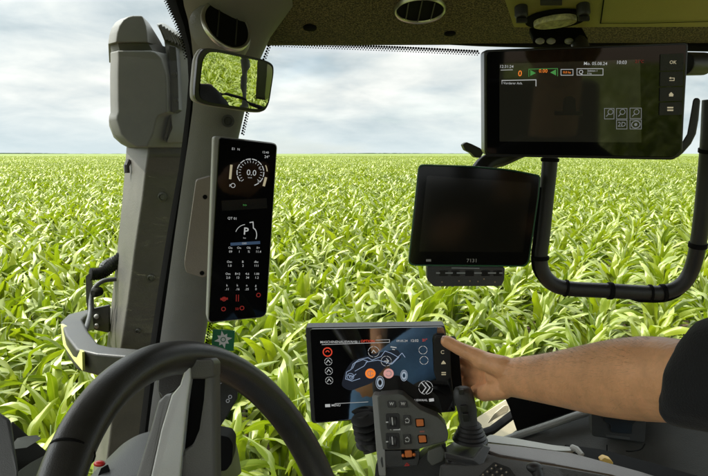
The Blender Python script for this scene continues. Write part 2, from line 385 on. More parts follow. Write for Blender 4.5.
# ------------------------------------------------------------------ maize
def maize_mesh(seed, nleaf, seg, across, H=1.0, spread=1.0, minleaf=.46):
    rs = np.random.default_rng(seed); V_ = []; Fc = []; UV = []
    az0 = rs.uniform(0, 6.28)
    for i in range(nleaf):
        t = i/(nleaf-1); zb = H*(.05 + .62*t**.9); az = az0 + (i % 2)*math.pi + rs.normal(0, .38) + i*.12
        Ln = (minleaf + .46*math.sin(math.pi*min(1, .15+.8*t)))*rs.uniform(.85, 1.12); W = (.038 + .029*math.sin(math.pi*(.12+.75*t)))*rs.uniform(.9, 1.15)
        el = R(rs.uniform(66, 85)) + t*R(4); droop = R(rs.uniform(60, 170))*(1.0 - .42*t)*spread; kink = rs.uniform(.46, .82)
        tone = rs.uniform(0, 1); ph = rs.uniform(0, 6.28); tw = rs.normal(0, .5); sway = rs.normal(0, .35); wav = rs.uniform(.10, .24)
        p = np.array([0, 0, zb]); ds = Ln/seg; base = len(V_)
        for s_ in range(seg+1):
            u = s_/seg; ang = el - droop*(1/(1+math.exp(-(u-kink)*7)))*1.05; a = az + sway*u*u
            d = np.array([math.cos(ang)*math.cos(a), math.cos(ang)*math.sin(a), math.sin(ang)])
            if s_: p = p + d*ds
            side = np.array([-math.sin(a), math.cos(a), 0]); nrm = np.cross(d, side); nrm *= -1
            roll = tw*u*1.6; sd_ = side*math.cos(roll) + nrm*math.sin(roll); nn = nrm*math.cos(roll) - side*math.sin(roll)
            wd = W*min(1, (.42 + 2.6*u))*max(.0, (1-u**2.1))**.85 + .0015
            for c in range(across+1):
                x = -1 + 2*c/across
                fold = abs(x)*wd*(.55*(1-u)+.15); wave = wd*wav*abs(x)*2.2*math.sin(u*17 + ph + (1.3 if x > 0 else 0))
                q = p + sd_*x*wd*.97 + nn*(fold + wave)
                V_.append(q); UV.append((x, u, tone))
        for s_ in range(seg):
            for c in range(across):
                a_ = base + s_*(across+1) + c; Fc.append((a_, a_+1, a_+across+2, a_+across+1))
    return V_, Fc, UV
def mk_leaf_mesh(name, V_, Fc, UV, smooth=True):
    me = bpy.data.meshes.new(name); me.from_pydata([tuple(v) for v in V_], [], Fc)
    at_ = me.attributes.new('leafuv', 'FLOAT_VECTOR', 'POINT'); at_.data.foreach_set('vector', np.array(UV, dtype=np.float32).ravel())
    me.polygons.foreach_set('use_smooth', [smooth]*len(me.polygons)); me.materials.append(M['leaf']); return me
def stalk_mesh(name, H=.85, seg=6):
    g = G(); g.tube([(0,0,-.02), (.004,0,H*.35), (-.003,.004,H*.7), (0,0,H)], [.013,.012,.009,.004], seg); me = bpy.data.meshes.new(name)
    for f in g.bm.faces: f.smooth = True
    g.bm.to_mesh(me); g.bm.free(); me.materials.append(M['stalk']); return me
NV = 12
near_leaf = [mk_leaf_mesh('foliage', *maize_mesh(100+i, 10, 14, 4)) for i in range(NV)]
near_stalk = stalk_mesh('stalk')
LABEL = 'young green maize plant with arching leaves in the near rows beyond the windscreen'
protos = []
def new_plant(i, x, y, rz, sc):
    root = thing('maize_plant', (x, y, 0), LABEL, 'maize plant', 'maize plants standing nearest the cab')
    root.rotation_euler = (random.uniform(-.06, .06), random.uniform(-.06, .06), rz); root.scale = (sc, sc, sc)
    a = bpy.data.objects.new('foliage', near_leaf[i]); b = bpy.data.objects.new('stalk', near_stalk)
    for o in (a, b): COL.objects.link(o); o.parent = root
    return root
# rows of maize: row gap, plant gap, row direction
ROW, GAP, RD = .84, .29, R(64)
rdx, rdy = math.cos(RD), math.sin(RD)
def grid(rmax, row, gap, keep):
    n1_, n2_ = int(rmax/row)+1, int(rmax/gap)+1
    I, J = np.meshgrid(np.arange(-n1_, n1_+1), np.arange(-n2_, n2_+1), indexing='ij'); I = I.ravel()*row; J = J.ravel()*gap
    I = I + rng.normal(0, row*.07, I.size); J = J + rng.normal(0, gap*.25, J.size)
    x = J*rdx - I*rdy; y = J*rdy + I*rdx; r_ = np.hypot(x, y); m = keep(x, y, r_); return x[m], y[m]
def infront(x, y, half): return np.abs(np.arctan2(x, y)) < R(half)
x, y = grid(14.2, ROW, GAP, lambda x, y, r_: (r_ < 14) & ((y > 2.9) | (np.hypot(x, y) > 6.0)))
vis = (np.abs(x) < y*.60+.25) & (y > 2.9)
idx = np.where(vis)[0]; idx = idx[np.argsort(y[idx])][:300]
isnear = np.zeros(x.size, bool); isnear[idx] = True
for c_, i in enumerate(idx):
    new_plant(c_ % NV, float(x[i]), float(y[i]), random.uniform(0, 6.28), random.uniform(1.06, 1.40))
# everything further: one object, instanced by geometry nodes
def patch(seed, size, count, nleaf, seg, ac, wide=1.):
    rs = np.random.default_rng(seed); V_ = []; Fc = []; UV = []
    for k in range(count):
        v, f, u = maize_mesh(seed*977+k, nleaf, seg, ac, minleaf=.5)
        a = rs.uniform(0, 6.28); s = rs.uniform(.88, 1.12); ox, oy = rs.uniform(-size/2, size/2, 2); v = np.array(v)*s
        if wide != 1: v = v*np.array([wide, wide, 1])
        ca, sa = math.cos(a), math.sin(a); v = np.stack([v[:,0]*ca - v[:,1]*sa + ox, v[:,0]*sa + v[:,1]*ca + oy, v[:,2]], 1)
        b = len(V_); V_.extend(v.tolist()); Fc.extend([tuple(b+i for i in q) for q in f]); UV.extend(u)
    return V_, Fc, UV
mid = [mk_leaf_mesh('mid_plant', *maize_mesh(300+i, 9, 8, 2)) for i in range(8)]
far = [mk_leaf_mesh('far_patch', *patch(500+i, 3.2, 44, 7, 4, 1)) for i in range(4)]
vfar = [mk_leaf_mesh('very_far_patch', *patch(700+i, 9., 170, 5, 3, 1, 1.35)) for i in range(3)]
def scatter(name, X, Y, meshes, smin, smax, label):
    n = len(X); me = bpy.data.meshes.new(name); me.from_pydata([(float(a), float(b), 0.) for a, b in zip(X, Y)], [], [])
    for nm, ty, key, arr in (('rz', 'FLOAT', 'value', rng.uniform(0, 6.28, n)), ('sc', 'FLOAT', 'value', rng.uniform(smin, smax, n)), ('vi', 'INT', 'value', rng.integers(0, len(meshes), n))):
        at_ = me.attributes.new(nm, ty, 'POINT'); at_.data.foreach_set(key, arr.astype(np.int32 if ty == 'INT' else np.float32))
    o = bpy.data.objects.new(name, me); COL.objects.link(o)
    srcs = []
    for i, m_ in enumerate(meshes): srcs.append(bpy.data.objects.new(name + '_source', m_))
    ng = bpy.data.node_groups.new(name, 'GeometryNodeTree'); ng.interface.new_socket('Geometry', in_out='INPUT', socket_type='NodeSocketGeometry'); ng.interface.new_socket('Geometry', in_out='OUTPUT', socket_type='NodeSocketGeometry')
    n_ = ng.nodes; l_ = ng.links; gi = n_.new('NodeGroupInput'); go = n_.new('NodeGroupOutput')
    m2p = n_.new('GeometryNodeMeshToPoints'); l_.new(gi.outputs[0], m2p.inputs[0]); iop = n_.new('GeometryNodeInstanceOnPoints'); l_.new(m2p.outputs[0], iop.inputs['Points'])
    j = n_.new('GeometryNodeJoinGeometry')
    for s_ in srcs:
        oi = n_.new('GeometryNodeObjectInfo'); oi.inputs['Object'].default_value = s_; oi.inputs['As Instance'].default_value = True
        l_.new(oi.outputs['Geometry'], j.inputs[0])
    l_.new(j.outputs[0], iop.inputs['Instance']); iop.inputs['Pick Instance'].default_value = True
    def attr(nm, ty):
        a = n_.new('GeometryNodeInputNamedAttribute'); a.data_type = ty; a.inputs['Name'].default_value = nm; return a.outputs['Attribute']
    l_.new(attr('vi', 'INT'), iop.inputs['Instance Index']); l_.new(attr('sc', 'FLOAT'), iop.inputs['Scale'])
    cx = n_.new('ShaderNodeCombineXYZ'); l_.new(attr('rz', 'FLOAT'), cx.inputs[2]); l_.new(cx.outputs[0], iop.inputs['Rotation'])
    l_.new(iop.outputs[0], go.inputs[0]); md = o.modifiers.new('scatter', 'NODES'); md.node_group = ng
    return tag(o, label, 'crop', kind='stuff')
rest = ~isnear
scatter('maize_rows', x[rest], y[rest], near_leaf, 1.06, 1.40, 'green maize rows filling the ground just behind the nearest plants')
x, y = grid(46, ROW, GAP*1.05, lambda x, y, r_: (r_ >= 14) & (r_ < 46) & infront(x, y, 40) | ((r_ >= 14) & (r_ < 24)))
print('mid', x.size); scatter('maize_field', x, y, mid, 1.08, 1.38, 'bright green maize field stretching away in the middle distance')
x, y = grid(190, 3.7, 3.7, lambda x, y, r_: (r_ >= 45) & (r_ < 188) & infront(x, y, 40) | ((r_ >= 23) & (r_ < 70)))
print('far', x.size); scatter('far_maize_field', x, y, far, 1.2, 1.3, 'pale green maize field far off where plants shrink to flecks')
x, y = grid(640, 10., 10., lambda x, y, r_: (r_ >= 184) & (r_ < 640) & infront(x, y, 38))
print('vfar', x.size); scatter('distant_maize_field', x, y, vfar, 1.2, 1.3, 'distant smooth band of maize just below the horizon')
# ================================================================== the cab shell
cab = thing('tractor_cab', CAM + Vector((0, .9, -1.0)), 'dark cab shell round the driver: headliner, front pillar, glass and side panel', 'vehicle cab')
# -- headliner: slopes down to the windscreen header, carries on behind the eye
hl = lambda x, y: CAM.z + (.205 + max(0, 1.235-y)*.27 if y > .75 else .336 + (.75-y)*.06)
ys = [1.275, 1.26, 1.235, 1.15, 1.0, .88, .75, .5, .2, -.1, -.45]
def hx(x, y, z):
    return Vector((x, y - max(0, abs(x-.25)-.5)*.12 - .02*x, z))
g = G(); rows = []
for yy in ys:
    xs = np.linspace(-.255 if yy > .97 else -.95, 1.25, 34)
    rows.append([hx(x, yy, hl(x, yy) + (.03 if yy > 1.27 else 0)) for x in xs])
top = [[p + Vector((0, 0, .09)) for p in r] for r in rows]
loop = [[*a, *b[::-1]] for a, b in zip(rows, top)]
g.loft(loop); head = g.build('headliner', 'headliner', cab, smooth=50)
# dark header bar right under it, and rubber lip
LN = Vector((0, -.2607, -.9654)); LP = Plane(CAM + Vector((0, 1.235, .205)), LN)
g = G()
hp = [at(262,36,1.25), at(300,38.5,1.25), at(400,42.5,1.25), at(480,46.5,1.25), at(600,50,1.25), at(720,52,1.25)]
g.tube([p + Vector((0,0,.012)) for p in hp], [.016]*6, 8, ell=(1,.75)); g.build('header_bar', 'deep', cab)
# outer roof skin so that the sun stays out
g = G(); g.loft([[Vector((x, yy, CAM.z + (.40 if yy < 1.29 else .25))) for x in (xl_, -.2, .25, .9, 1.3)] + [Vector((x, yy, CAM.z + (.44 if yy < 1.29 else .29))) for x in (1.3, .9, .25, -.2, xl_)] for yy, xl_ in ((1.42, -.24), (1.285, -.24), (1.28, -1.2), (.95, -1.2), (.6, -1.2), (0, -1.2), (-.55, -1.2))])
g.build('roof_skin', 'grey', cab, bevel=.01)
# rear wall and rear pillars behind the driver (seen only in mirrors and screens)
g = G(); g.prism([CAM + Vector(p) for p in ((-.6,-.55,-1.7), (1.2,-.55,-1.7), (1.2,-.55,-.76), (-.6,-.55,-.76))], Vector((0,-.05,0))); g.build('rear_wall', 'deep', cab, bevel=.01)
for px_ in (-.60, .28, 1.14):
    g = G(); g.tube([CAM + Vector((px_, -.57, -1.0)), CAM + Vector((px_, -.55, .40))], .045, 10); g.build('rear_pillar', 'sidepanel', cab)
g = G(); g.tube([CAM + Vector((1.1, .42, -1.4)), CAM + Vector((1.12, .36, -.3)), CAM + Vector((1.08, .30, .38))], .030, 10); g.build('door_pillar', 'sidepanel', cab)
for a_, b_ in (((1.10,.78,-1.4), (1.08,.74,.38)), ((1.10,.05,-.30), (1.10,.80,-.30))):
    g = G(); g.tube([CAM + Vector(a_), CAM + Vector(b_)], .014, 8); g.build('door_rail', 'deep', cab)
g = G(); g.prism([CAM + Vector(p) for p in ((-.62,1.15,-1.75), (1.25,1.15,-1.75), (1.25,-.55,-1.75), (-.62,-.55,-1.75))], Vector((0,0,-.05))); g.build('cab_floor', 'deep', cab)

g = G(); g.prism([CAM + Vector(p) for p in ((-.68,-.55,-1.75), (-.68,1.05,-1.75), (-.66,1.05,-.80), (-.66,-.55,-.70))], Vector((-.04,0,0))); g.build('unseen_door_panel', 'deep', cab, bevel=.01)  # added out of view to block bare soil from screen reflections
# -- front pillar trim, flaring into the roof
def pill(rows_, m, name, bulge=.05, thick=.07, nseg=12, parent=cab, **k):
    g = G(); rings = []
    for (py, xl, xr, Yl, Yr, b) in rows_:
        A, B = at(xl, py, Yl), at(xr, py, Yr); ax = B - A; nr = Vector((ax.y, -ax.x, 0)).normalized()
        if nr.y > 0: nr = -nr
        f_ = [A + ax*(i/nseg) + nr*(b*math.sin(math.pi*i/nseg)**.7) for i in range(nseg+1)]
        rings.append(f_ + [at(xr-1.5, py, Yr+thick), at(xl+2.5, py, Yl+thick)])
    g.loft(rings); return g.build(name, m, parent, smooth=45, **k)
prow = [(-30,178,330,1.02,1.05,.05), (-8,182,306,1.04,1.08,.05), (6,184,293,1.06,1.10,.05), (20,188,283,1.08,1.13,.048), (38,191,270,1.10,1.16,.044), (60,193.5,260,1.12,1.18,.038), (85,194,251,1.13,1.19,.03),
        (110,192.5,245,1.14,1.20,.026), (136,189,239,1.14,1.20,.024), (170,184,233,1.14,1.20,.022), (240,174,221,1.14,1.20,.02), (320,163,208,1.13,1.19,.02), (400,152,196,1.12,1.18,.02), (470,143,186,1.11,1.17,.02), (540,133,176,1.1,1.16,.02)]
pillar = pill(prow, 'pillar', 'pillar_trim')
# black seal strip running down its outer side
band = [(p_, a_-1.5, b_+.5) for p_, a_, b_ in [(-30,158,180), (0,168,184.5), (12,173,187), (25,179,190), (45,186,193), (60,189,195), (80,190,195.5), (107,188,194), (140,184,191.5), (170,180,188.5), (200,174.5,183), (240,167.5,176.5), (300,158,167), (360,149.5,158), (433,140.5,150), (480,135,145), (540,128,138)]]
g = G(); g.loft([[at(a, py, 1.17), at((a+b)/2, py, 1.155), at(b+3, py, 1.16), at(b+3, py, 1.20), at(a, py, 1.21)] for py, a, b in band]); seal = g.build('seal_strip', 'deep', cab)
# printed dots that fade the black edges into the glass
DOT = None
def dots(pts, Y, sizes=(1.3, .95, .65), step=2.6, out=(0, 1)):
    "rows of dots along a pixel polyline, stepping outwards"
    ox, oy = out; DOT = G()
    for r_, sz in enumerate(sizes):
        for (a, b) in zip(pts, pts[1:]):
            n_ = max(1, int(math.hypot(b[0]-a[0], b[1]-a[1])/step))
            for k in range(n_):
                t = (k + (.5 if r_ % 2 else 0))/n_; cx_, cy_ = a[0]+(b[0]-a[0])*t + ox*(.5+r_*1.9), a[1]+(b[1]-a[1])*t + oy*(.5+r_*1.9); c = at(cx_, cy_, Y); s_ = sz*Y/F
                DOT.face([c + Vector((math.cos(R(60*q+30))*s_, 0, math.sin(R(60*q+30))*s_)) for q in range(6)])
    DOT.build('edge_dots', 'deep', cab, recalc=False)
dots([(262,41), (300,43), (400,47), (480,51)], 1.275)
dots([(690,53), (712,54)], 1.275)
dots([(a, py) for py, a, b in band if -5 < py < 62], 1.150, (1.1, .7), out=(-1, .1))
dots([(247,110), (241,136)], 1.215, (1.2,.8), out=(1, 0)); dots([(268,46), (262,62)], 1.21, (1.2,.8), out=(1,.2))
dots([(211,316), (205,345)], 1.21, (1.2,.8), out=(1,0))
# windscreen and the quarter glass left of the pillar
g = G(); arc = []
for k in range(15):
    t = k/14; arc.append((-.33 + 1.55*t, 1.235 + .13*math.sin(math.pi*min(1, t*1.02+.02))))
g.loft([[CAM + Vector((x_, y_ + dy, z_)) for x_, y_ in arc] for z_, dy in ((-1.15,.02), (-.6,.035), (-.1,.03), (.2,.0))], caps=False, closed=False)
g.build('windscreen', 'glass', cab, smooth=80)
g = G(); g.loft([[CAM + Vector((x_, y_, z_)) for x_, y_ in ((-.29,1.215), (-.42,1.235), (-.6,1.24), (-.85,1.22))] for z_ in (-.9, -.4, 0, .28)], caps=False, closed=False)
g.build('quarter_glass', 'glass', cab, smooth=80)

# -- air vents in the roof
def vent(P, cx_, cy_, r_, nm, parent, n_sl=3, ang=90, hs=1.):
    k = P.px(1); c = P.hit(cx_, cy_, .0); ax = P.n
    g = G(); g.lathe(c, ax, [(r_*k*.89, .000), (r_*k*.92, .006*hs), (r_*k*.97, .0075*hs), (r_*k*1.01, .005*hs), (r_*k*1.03, -.004), (r_*k*.89, -.004)], 48); ring = g.build(nm, 'chrome', parent, smooth=60)
    g = G(); g.lathe(c, ax, [(r_*k*.895, .0035*hs), (r_*k*.895, -.003)], 40); g.build('vent_well', 'deep', ring)
    g = G()
    for i in range(n_sl):
        o_ = (i-(n_sl-1)/2)/n_sl*1.5*r_*k; d1 = P.u*math.cos(R(ang)) + P.v*math.sin(R(ang)); d2 = P.n.cross(d1); hl_ = math.sqrt(max(1e-7, (r_*k*.84)**2 - o_*o_)); cc = c + d2*o_
        g.prism([cc - d1*hl_ - d2*.0012 + ax*.0035*hs, cc + d1*hl_ - d2*.0012 + ax*.0035*hs, cc + d1*hl_ + d2*.0012 + ax*.0055*hs, cc - d1*hl_ + d2*.0012 + ax*.0055*hs], ax*.0012)
    g.build('vent_slat', 'charcoal', ring); return ring
LPv = Plane(LP.hit(420, 8), LN)
vent(LPv, 420, 8.5, 24, 'air_vent', cab, 3)
pc = at(228, 25, 1.050); PV = Plane(pc, Vector((.64, -.66, .40)))
v = vent(PV, 227, 25.5, 25, 'air_vent', cab, 2, 70, .3)
g = G(); g.lathe(pc - PV.n*.03, PV.n, [(.052, 0), (.049, .016), (.043, .0285)], 32); g.build('vent_boss', 'pillar', cab)
# small dark fixing caps on the headliner and the pillar
for (x_, y_, rr_) in ((310,27.5,6.5), (450,33,5.5)):
    Pq = Plane(LP.hit(x_, y_), LN); g = G(); g.lathe(Pq.O, LN, [(rr_*Pq.px(1), -.002), (rr_*Pq.px(1), .002), (rr_*Pq.px(1)*.6, .004)], 20); g.build('fixing_cap', 'deep', cab)
Pq = Plane(at(228,121,1.135), Vector((.25,-1,0))); g = G(); g.lathe(Pq.O, Pq.n, [(.011,-.004), (.011,.001), (.007,.001), (.0065,-.003)], 20); g.build('fixing_cap', 'charcoal', cab)

# -- overhead console (olive panel with hatch, lamp and knobs)
con = thing('overhead_console', at(600, 10, .9), 'olive overhead console with hatch panel fixed under the headliner, upper right', 'console')
CP = Plane(at(600, 28, .93), Vector((0, -.30, -.954)))
g = slab(CP, rp([(514,27.5), (720,27), (735,-75), (480,-75)], 2), .012, .10); g.build('console_body', 'olive', con, bevel=.006, seg=3)
g = G(); g.line(CP, [(612,-60), (600.5,23.5), (640,23.5), (735,21)], 1.1, .0135); g.build('hatch_groove', 'deep', con, recalc=False)
# ribbed lamp lens
lc = CP.hit(556, 17, .014); g = G(); rings = []
g = G(); g.prism([CP.hit(x_, y_, .0125) for x_, y_ in [(556+31*math.cos(t), 17.5+ (8.5*math.sin(t)) - 3*math.cos(t)) for t in np.linspace(0, 2*math.pi, 29)[:-1]]], CP.n*.004); g.build('lamp_recess', 'deep', con)
lens = mat('lamp_lens', (.62,.60,.30), .3, bump=1., bscale=90, var=.5, vscale=150); M['lens'] = lens
g = G(); g.prism([CP.hit(x_, y_, .0165) for x_, y_ in [(555+22*math.cos(t), 18.5+ (4.6*math.sin(t)) - 3.2*math.cos(t)) for t in np.linspace(0, 2*math.pi, 25)[:-1]]], CP.n*.009); g.build('lamp_lens', 'lens', con, bevel=.004)
for x_, y_ in ((521,7), (583,5)):
    c = CP.hit(x_, y_, .012); g = G(); g.lathe(c, CP.n, [(.0085, 0), (.0085, .012), (.0065, .016)], 18)
    g.prism([c + CP.u*a_ + CP.v*b_ + CP.n*.016 for a_, b_ in ((-.007,-.002), (.007,-.002), (.007,.002), (-.007,.002))], CP.n*.006); g.build('turn_knob', 'black', con, bevel=.001)
g = G(); g.prism([CP.hit(x_, y_, .012) for x_, y_ in rect(540,-2,562,3)], CP.n*.004); g.build('rocker_switch', 'black', con, bevel=.001)
# clip strip between headliner and monitor
g = slab(Plane(at(560,41,.98), Vector((0,-.8,-.6))), rp(rect(533,37,588,45), 3), .0, .03); g.build('clip_block', 'deep', con, bevel=.002)
for x_ in (540, 551, 569, 581):
    g = G(); g.sphere(at(x_, 41.2, .97), .0058, 2, (1.2,.8,.8)); g.build('clip', 'lightgrey', con)

# -- side panel lower right with its sill, socket and hatch
sidep = thing('side_console', CAM + Vector((.5, 1.0, -.75)), 'dark grey side panel with light sill and black socket under the forearm', 'panel')
SP = [(503,448,1.16), (520,434.5,1.22), (552,423.5,1.20), (586,412.5,1.18), (640,405,1.14), (760,392,1.05), (760,540,.86), (640,540,1.0), (520,500,1.1)]
g = G(); pf = [at(*p) for p in SP]; g.prism(pf, Vector((.02,.10,-.03))); g.build('panel', 'sidepanel', sidep, bevel=.012, seg=4)
g = G(); pts = [at(484,448.5,1.17), at(517,435.5,1.20), at(552,424,1.185), at(588,412,1.165), at(650,398,1.12), at(760,372,1.02)]
g.tube(spl(pts, 5), .0085, 10, ell=(1,.8)); g.build('sill', 'grey', sidep)
KP = Plane(at(618, 428, 1.085), Vector((-.25,-1,.15)), along=((591,436),(645,442)))
g = slab(KP, rp([(591.5,408), (647,408), (645,443), (592,436)], 3), .008, .05); sock = g.build('socket_frame', 'black', sidep, bevel=.003, seg=3)
g = slab(KP, rp([(602,405), (638,405), (638,420), (633,424), (632,434), (611,432), (610,424), (604,421)], 1.5), .016, .012); g.build('socket_lid', 'bezel', sock, bevel=.003, seg=3)
g = slab(KP, rp([(606,434.5), (630,437.5), (630,439.5), (606,436.5)], .5), .0085, .002); g.build('vent_slat', 'charcoal', sock)
g = G(); cpts = [at(607,445,1.07), at(606,455,1.05), at(598,466,1.02)]; g.tube(spl(cpts), .0012, 6); cpts = [at(645,444,1.06), at(641,449,1.05), at(633,451,1.04), at(626,451,1.04)]; g.tube(spl(cpts), .0011, 6); g.build('cover_seam', 'deep', sidep)
# black door edge and the pale bodywork seen past it
g = G(); g.loft([[at(a, py, 1.28), at(b, py, 1.24), at(b, py, 1.30), at(a, py, 1.33)] for py, a, b in ((385,502,600), (398,505,600), (408,509.5,600), (418,512.5,600), (428,516,590), (436,519,560))]); g.build('door_edge', 'deep', cab)
step = thing('body_step', at(492, 416, 1.6), 'pale tan sunlit bodywork strip outside below the wrist, split by a dark bar', 'bodywork')
g = G(); g.prism([at(472,423,1.55), at(476,419,1.55), at(505,399,1.7), at(520,392,1.75), at(522,430,1.6), at(484,446,1.5), at(470,440,1.5)], Vector((.0,.12,-.14))); g.build('step_panel', 'beige', step, bevel=.008)
g = G(); g.tube([at(472,437,1.44), at(492,430,1.46), at(512,415,1.5), at(524,405,1.52)], .0125, 8, ell=(1,.8)); g.build('dark_bar', 'deep', step)
g = slab(Plane(at(495,413,1.50), Vector((-.1,-1,.3))), rp([(487,424), (494,414), (505,405), (509,406), (508,412), (500,416), (495,419)], 2), .0, .01); g.build('cover_plate', 'beige', step, bevel=.004)

# -- lower left: door trim and cowling
trim = thing('door_trim', at(20, 460, .85), 'dark grey moulded trim with light facet in the lower left corner', 'door trim')
g = G(); g.prism([at(*p) for p in ((-60,395,.80), (0,411.5,.80), (11,418.5,.80), (14,446,.78), (17.5,470,.76), (16,540,.72), (-60,540,.72))], Vector((-.05,.10,-.13))); g.build('trim_panel', 'charcoal', trim, bevel=.006, seg=3)
g = G(); g.prism([at(*p) for p in ((11,419,.90), (32,438,.90), (49,452,.90), (58,540,.84), (10,540,.80))], Vector((-.05,.10,-.12))); g.build('trim_pocket', 'sidepanel', trim, bevel=.004)
g = G(); g.prism([at(*p) for p in ((13.5,442,.80), (17,438,.82), (25.6,435.8,.84), (31.5,440,.85), (14.5,449.5,.79))], Vector((0,.03,-.012))); g.build('trim_facet', 'lightgrey', trim, bevel=.002)
g = G(); g.prism([at(*p) for p in ((17.5,470.5,.77), (30,462,.80), (48,452.5,.84), (62,462,.86), (60,540,.8), (18,540,.7))], Vector((0,.05,-.02))); g.build('trim_ledge', 'olivegrey', trim, bevel=.003)

cowl = thing('instrument_cowling', at(130, 476, .80), 'grey rounded cowling with a small red lamp behind the steering wheel', 'cowling')
g = G(); rings = []
for (dx, Yc, dz) in ((0,.72,0), (0,.80,-.004), (0,.88,-.012), (0,.93,-.03)):
    rings.append([at(x_, y_, .80) + Vector((0, Yc-.80, dz)) for x_, y_ in spl([Vector((84,500,0)), Vector((92,474,0)), Vector((100,463,0)), Vector((119,452,0)), Vector((140,447.5,0)), Vector((165,445,0)), Vector((190,446,0)), Vector((215,458,0)), Vector((225,500,0))], 4) for _ in (0,) for x_, y_ in ((x_ if False else 0, 0),)] if False else [at(q[0], q[1], .80) + Vector((0, Yc-.80, dz)) for q in spl([Vector(p) for p in ((84,500,0), (92,474,0), (100,463,0), (119,452,0), (140,447.5,0), (165,445,0), (190,446,0), (215,458,0), (225,500,0))], 4)])
g.loft(rings); g.build('cowl_shell', 'charcoal', cowl, bevel=.004)
g = G(); g.sphere(at(99.5, 463.5, .76), .0062, 3, (1.2,.8,.6)); g.build('red_lamp', 'red', cowl)
g = G(); g.loft([[at(x_, y_, Y_) for x_, y_ in ((96,480), (101,468), (108,464), (110,470), (104,480))] for Y_ in (.745, .755)]); g.build('lamp_bezel', 'deep', cowl, bevel=.001)

# ================================================================== outside left: exhaust stack
st = thing('exhaust_stack', at(140, 470, 1.5), 'tall dusty grey stack outside the left glass, its hood ribbed with slanted vents', 'exhaust stack')
g = G(); g.loft([[at(xl, py, 1.66), at(xc, py, 1.46), at(xr, py, 1.50), at(xr+6, py, 1.64)] for py, xl, xc, xr in ((138,127,150,196), (170,124.5,145,193), (200,122,141.5,186), (250,117,134,178), (300,111.5,127.5,168), (350,106,120,160), (480,92,104,150), (560,84,95,144))])
g.build('post', 'post', st, bevel=.006, seg=3)
def hood_ring(py, xl, xc, xr, ch=.02, fy=1.36, sy=1.46):
    a = at(xl, py, fy); b = at(xc, py, fy); c = at(xr, py, sy); bk = at(xr, py, 1.70); bl = at(xl, py, 1.66); z = a.z
    pts = [at(xl, py, fy+ch*1.2), a + Vector((ch*.8, 0, 0)), b + Vector((-ch*.2, 0, 0)), b + Vector(((c.x-b.x)*.35, (c.y-b.y)*.45, 0)), c, bk, bl]
    return [Vector((p.x, p.y, z)) for p in pts]
g = G(); g.loft([hood_ring(*r_) for r_ in ((50.5,110.2,152,187), (52,110.3,157,188), (58,110.4,163,190), (75,110,168,191.5), (100,110.2,169,190.5), (112,110.5,169,189), (116,109,160,189), (120,108.8,158,189), (134,113.5,155,186), (142,121,151,184), (147,129,149,182))])
g.build('hood', 'hood', st, bevel=.006, seg=3, smooth=35)
g = G(); g.loft([hood_ring(*r_) for r_ in ((15.6,125,143,145), (16.8,120.5,144.5,148), (20,115.5,146,152), (26,111.5,148,156), (33,109.3,149,160), (42.5,108,149.5,165))]); g.build('hood_cap', 'hood', st, bevel=.006, seg=3, smooth=35)
g = G(); g.loft([hood_ring(*r_, .02, 1.372, 1.468) for r_ in ((42,110,149,176), (51.5,112,155,186))]); g.build('hood_groove', 'hooddark', st)
# louvred side housing
g = G(); g.loft([[at(x0, y0, 1.385), at(x1, y1, 1.43), at(x1, y1, 1.66), at(x0, y0, 1.62)] for x0, y0, x1, y1 in ((156,24,163,22.5), (161,32,181,34), (164,40,190,50), (166,52,192,62), (170,80,193,84), (170,110,191,112), (172,128,190,130), (166,143,184,143))])
lv = g.build('louvre_box', 'hood', st, bevel=.006, seg=2)
g = G()
for i in range(9):
    t = i/8; a0 = (160+24*t, 25+15*t); a1 = (166+24*t, 40+9*t); A, B = at(a0[0], a0[1], 1.38+.03*t), at(a1[0], a1[1], 1.385+.04*t)
    g.tube([A, B], .0042, 6)
for i in range(6):
    t = i/5; A, B = at(171+13*t, 116-1*t, 1.395+.025*t), at(165+14*t, 140-1*t, 1.395+.025*t); g.tube([A, B], .0038, 6)
g.build('louvre', 'hooddark', st)
g = G(); g.prism([at(x_, y_, 1.375) for x_, y_ in ((168.5,45), (176,47), (178,74), (179,110), (174,113), (170.5,112), (169,80))], Vector((0,.03,0))); br = g.build('latch_bracket', 'metal', st, bevel=.003)
for x_, y_ in ((174,73.5), (175.5,100)):
    g = G(); g.lathe(at(x_, y_, 1.373), Vector((.1,-1,0)), [(.006,0), (.006,.003), (.003,.004)], 14); g.build('bolt', 'metal', br)
for x_, y_, Y_, r_ in ((151,278,1.475,.009), (138,331,1.47,.006), (162.5,197,1.475,.0115)):
    g = G(); g.lathe(at(x_, y_, Y_), Vector((-.1,-1,0)), [(r_, -.004), (r_, .003), (r_*.6, .004), (r_*.5, .0015)], 18); g.build('bolt', 'metal', st)
g = G(); g.tube([at(128.5,161,1.60), at(126.5,166,1.585), at(127,173,1.585)], .007, 8); g.build('hook', 'metal', st)

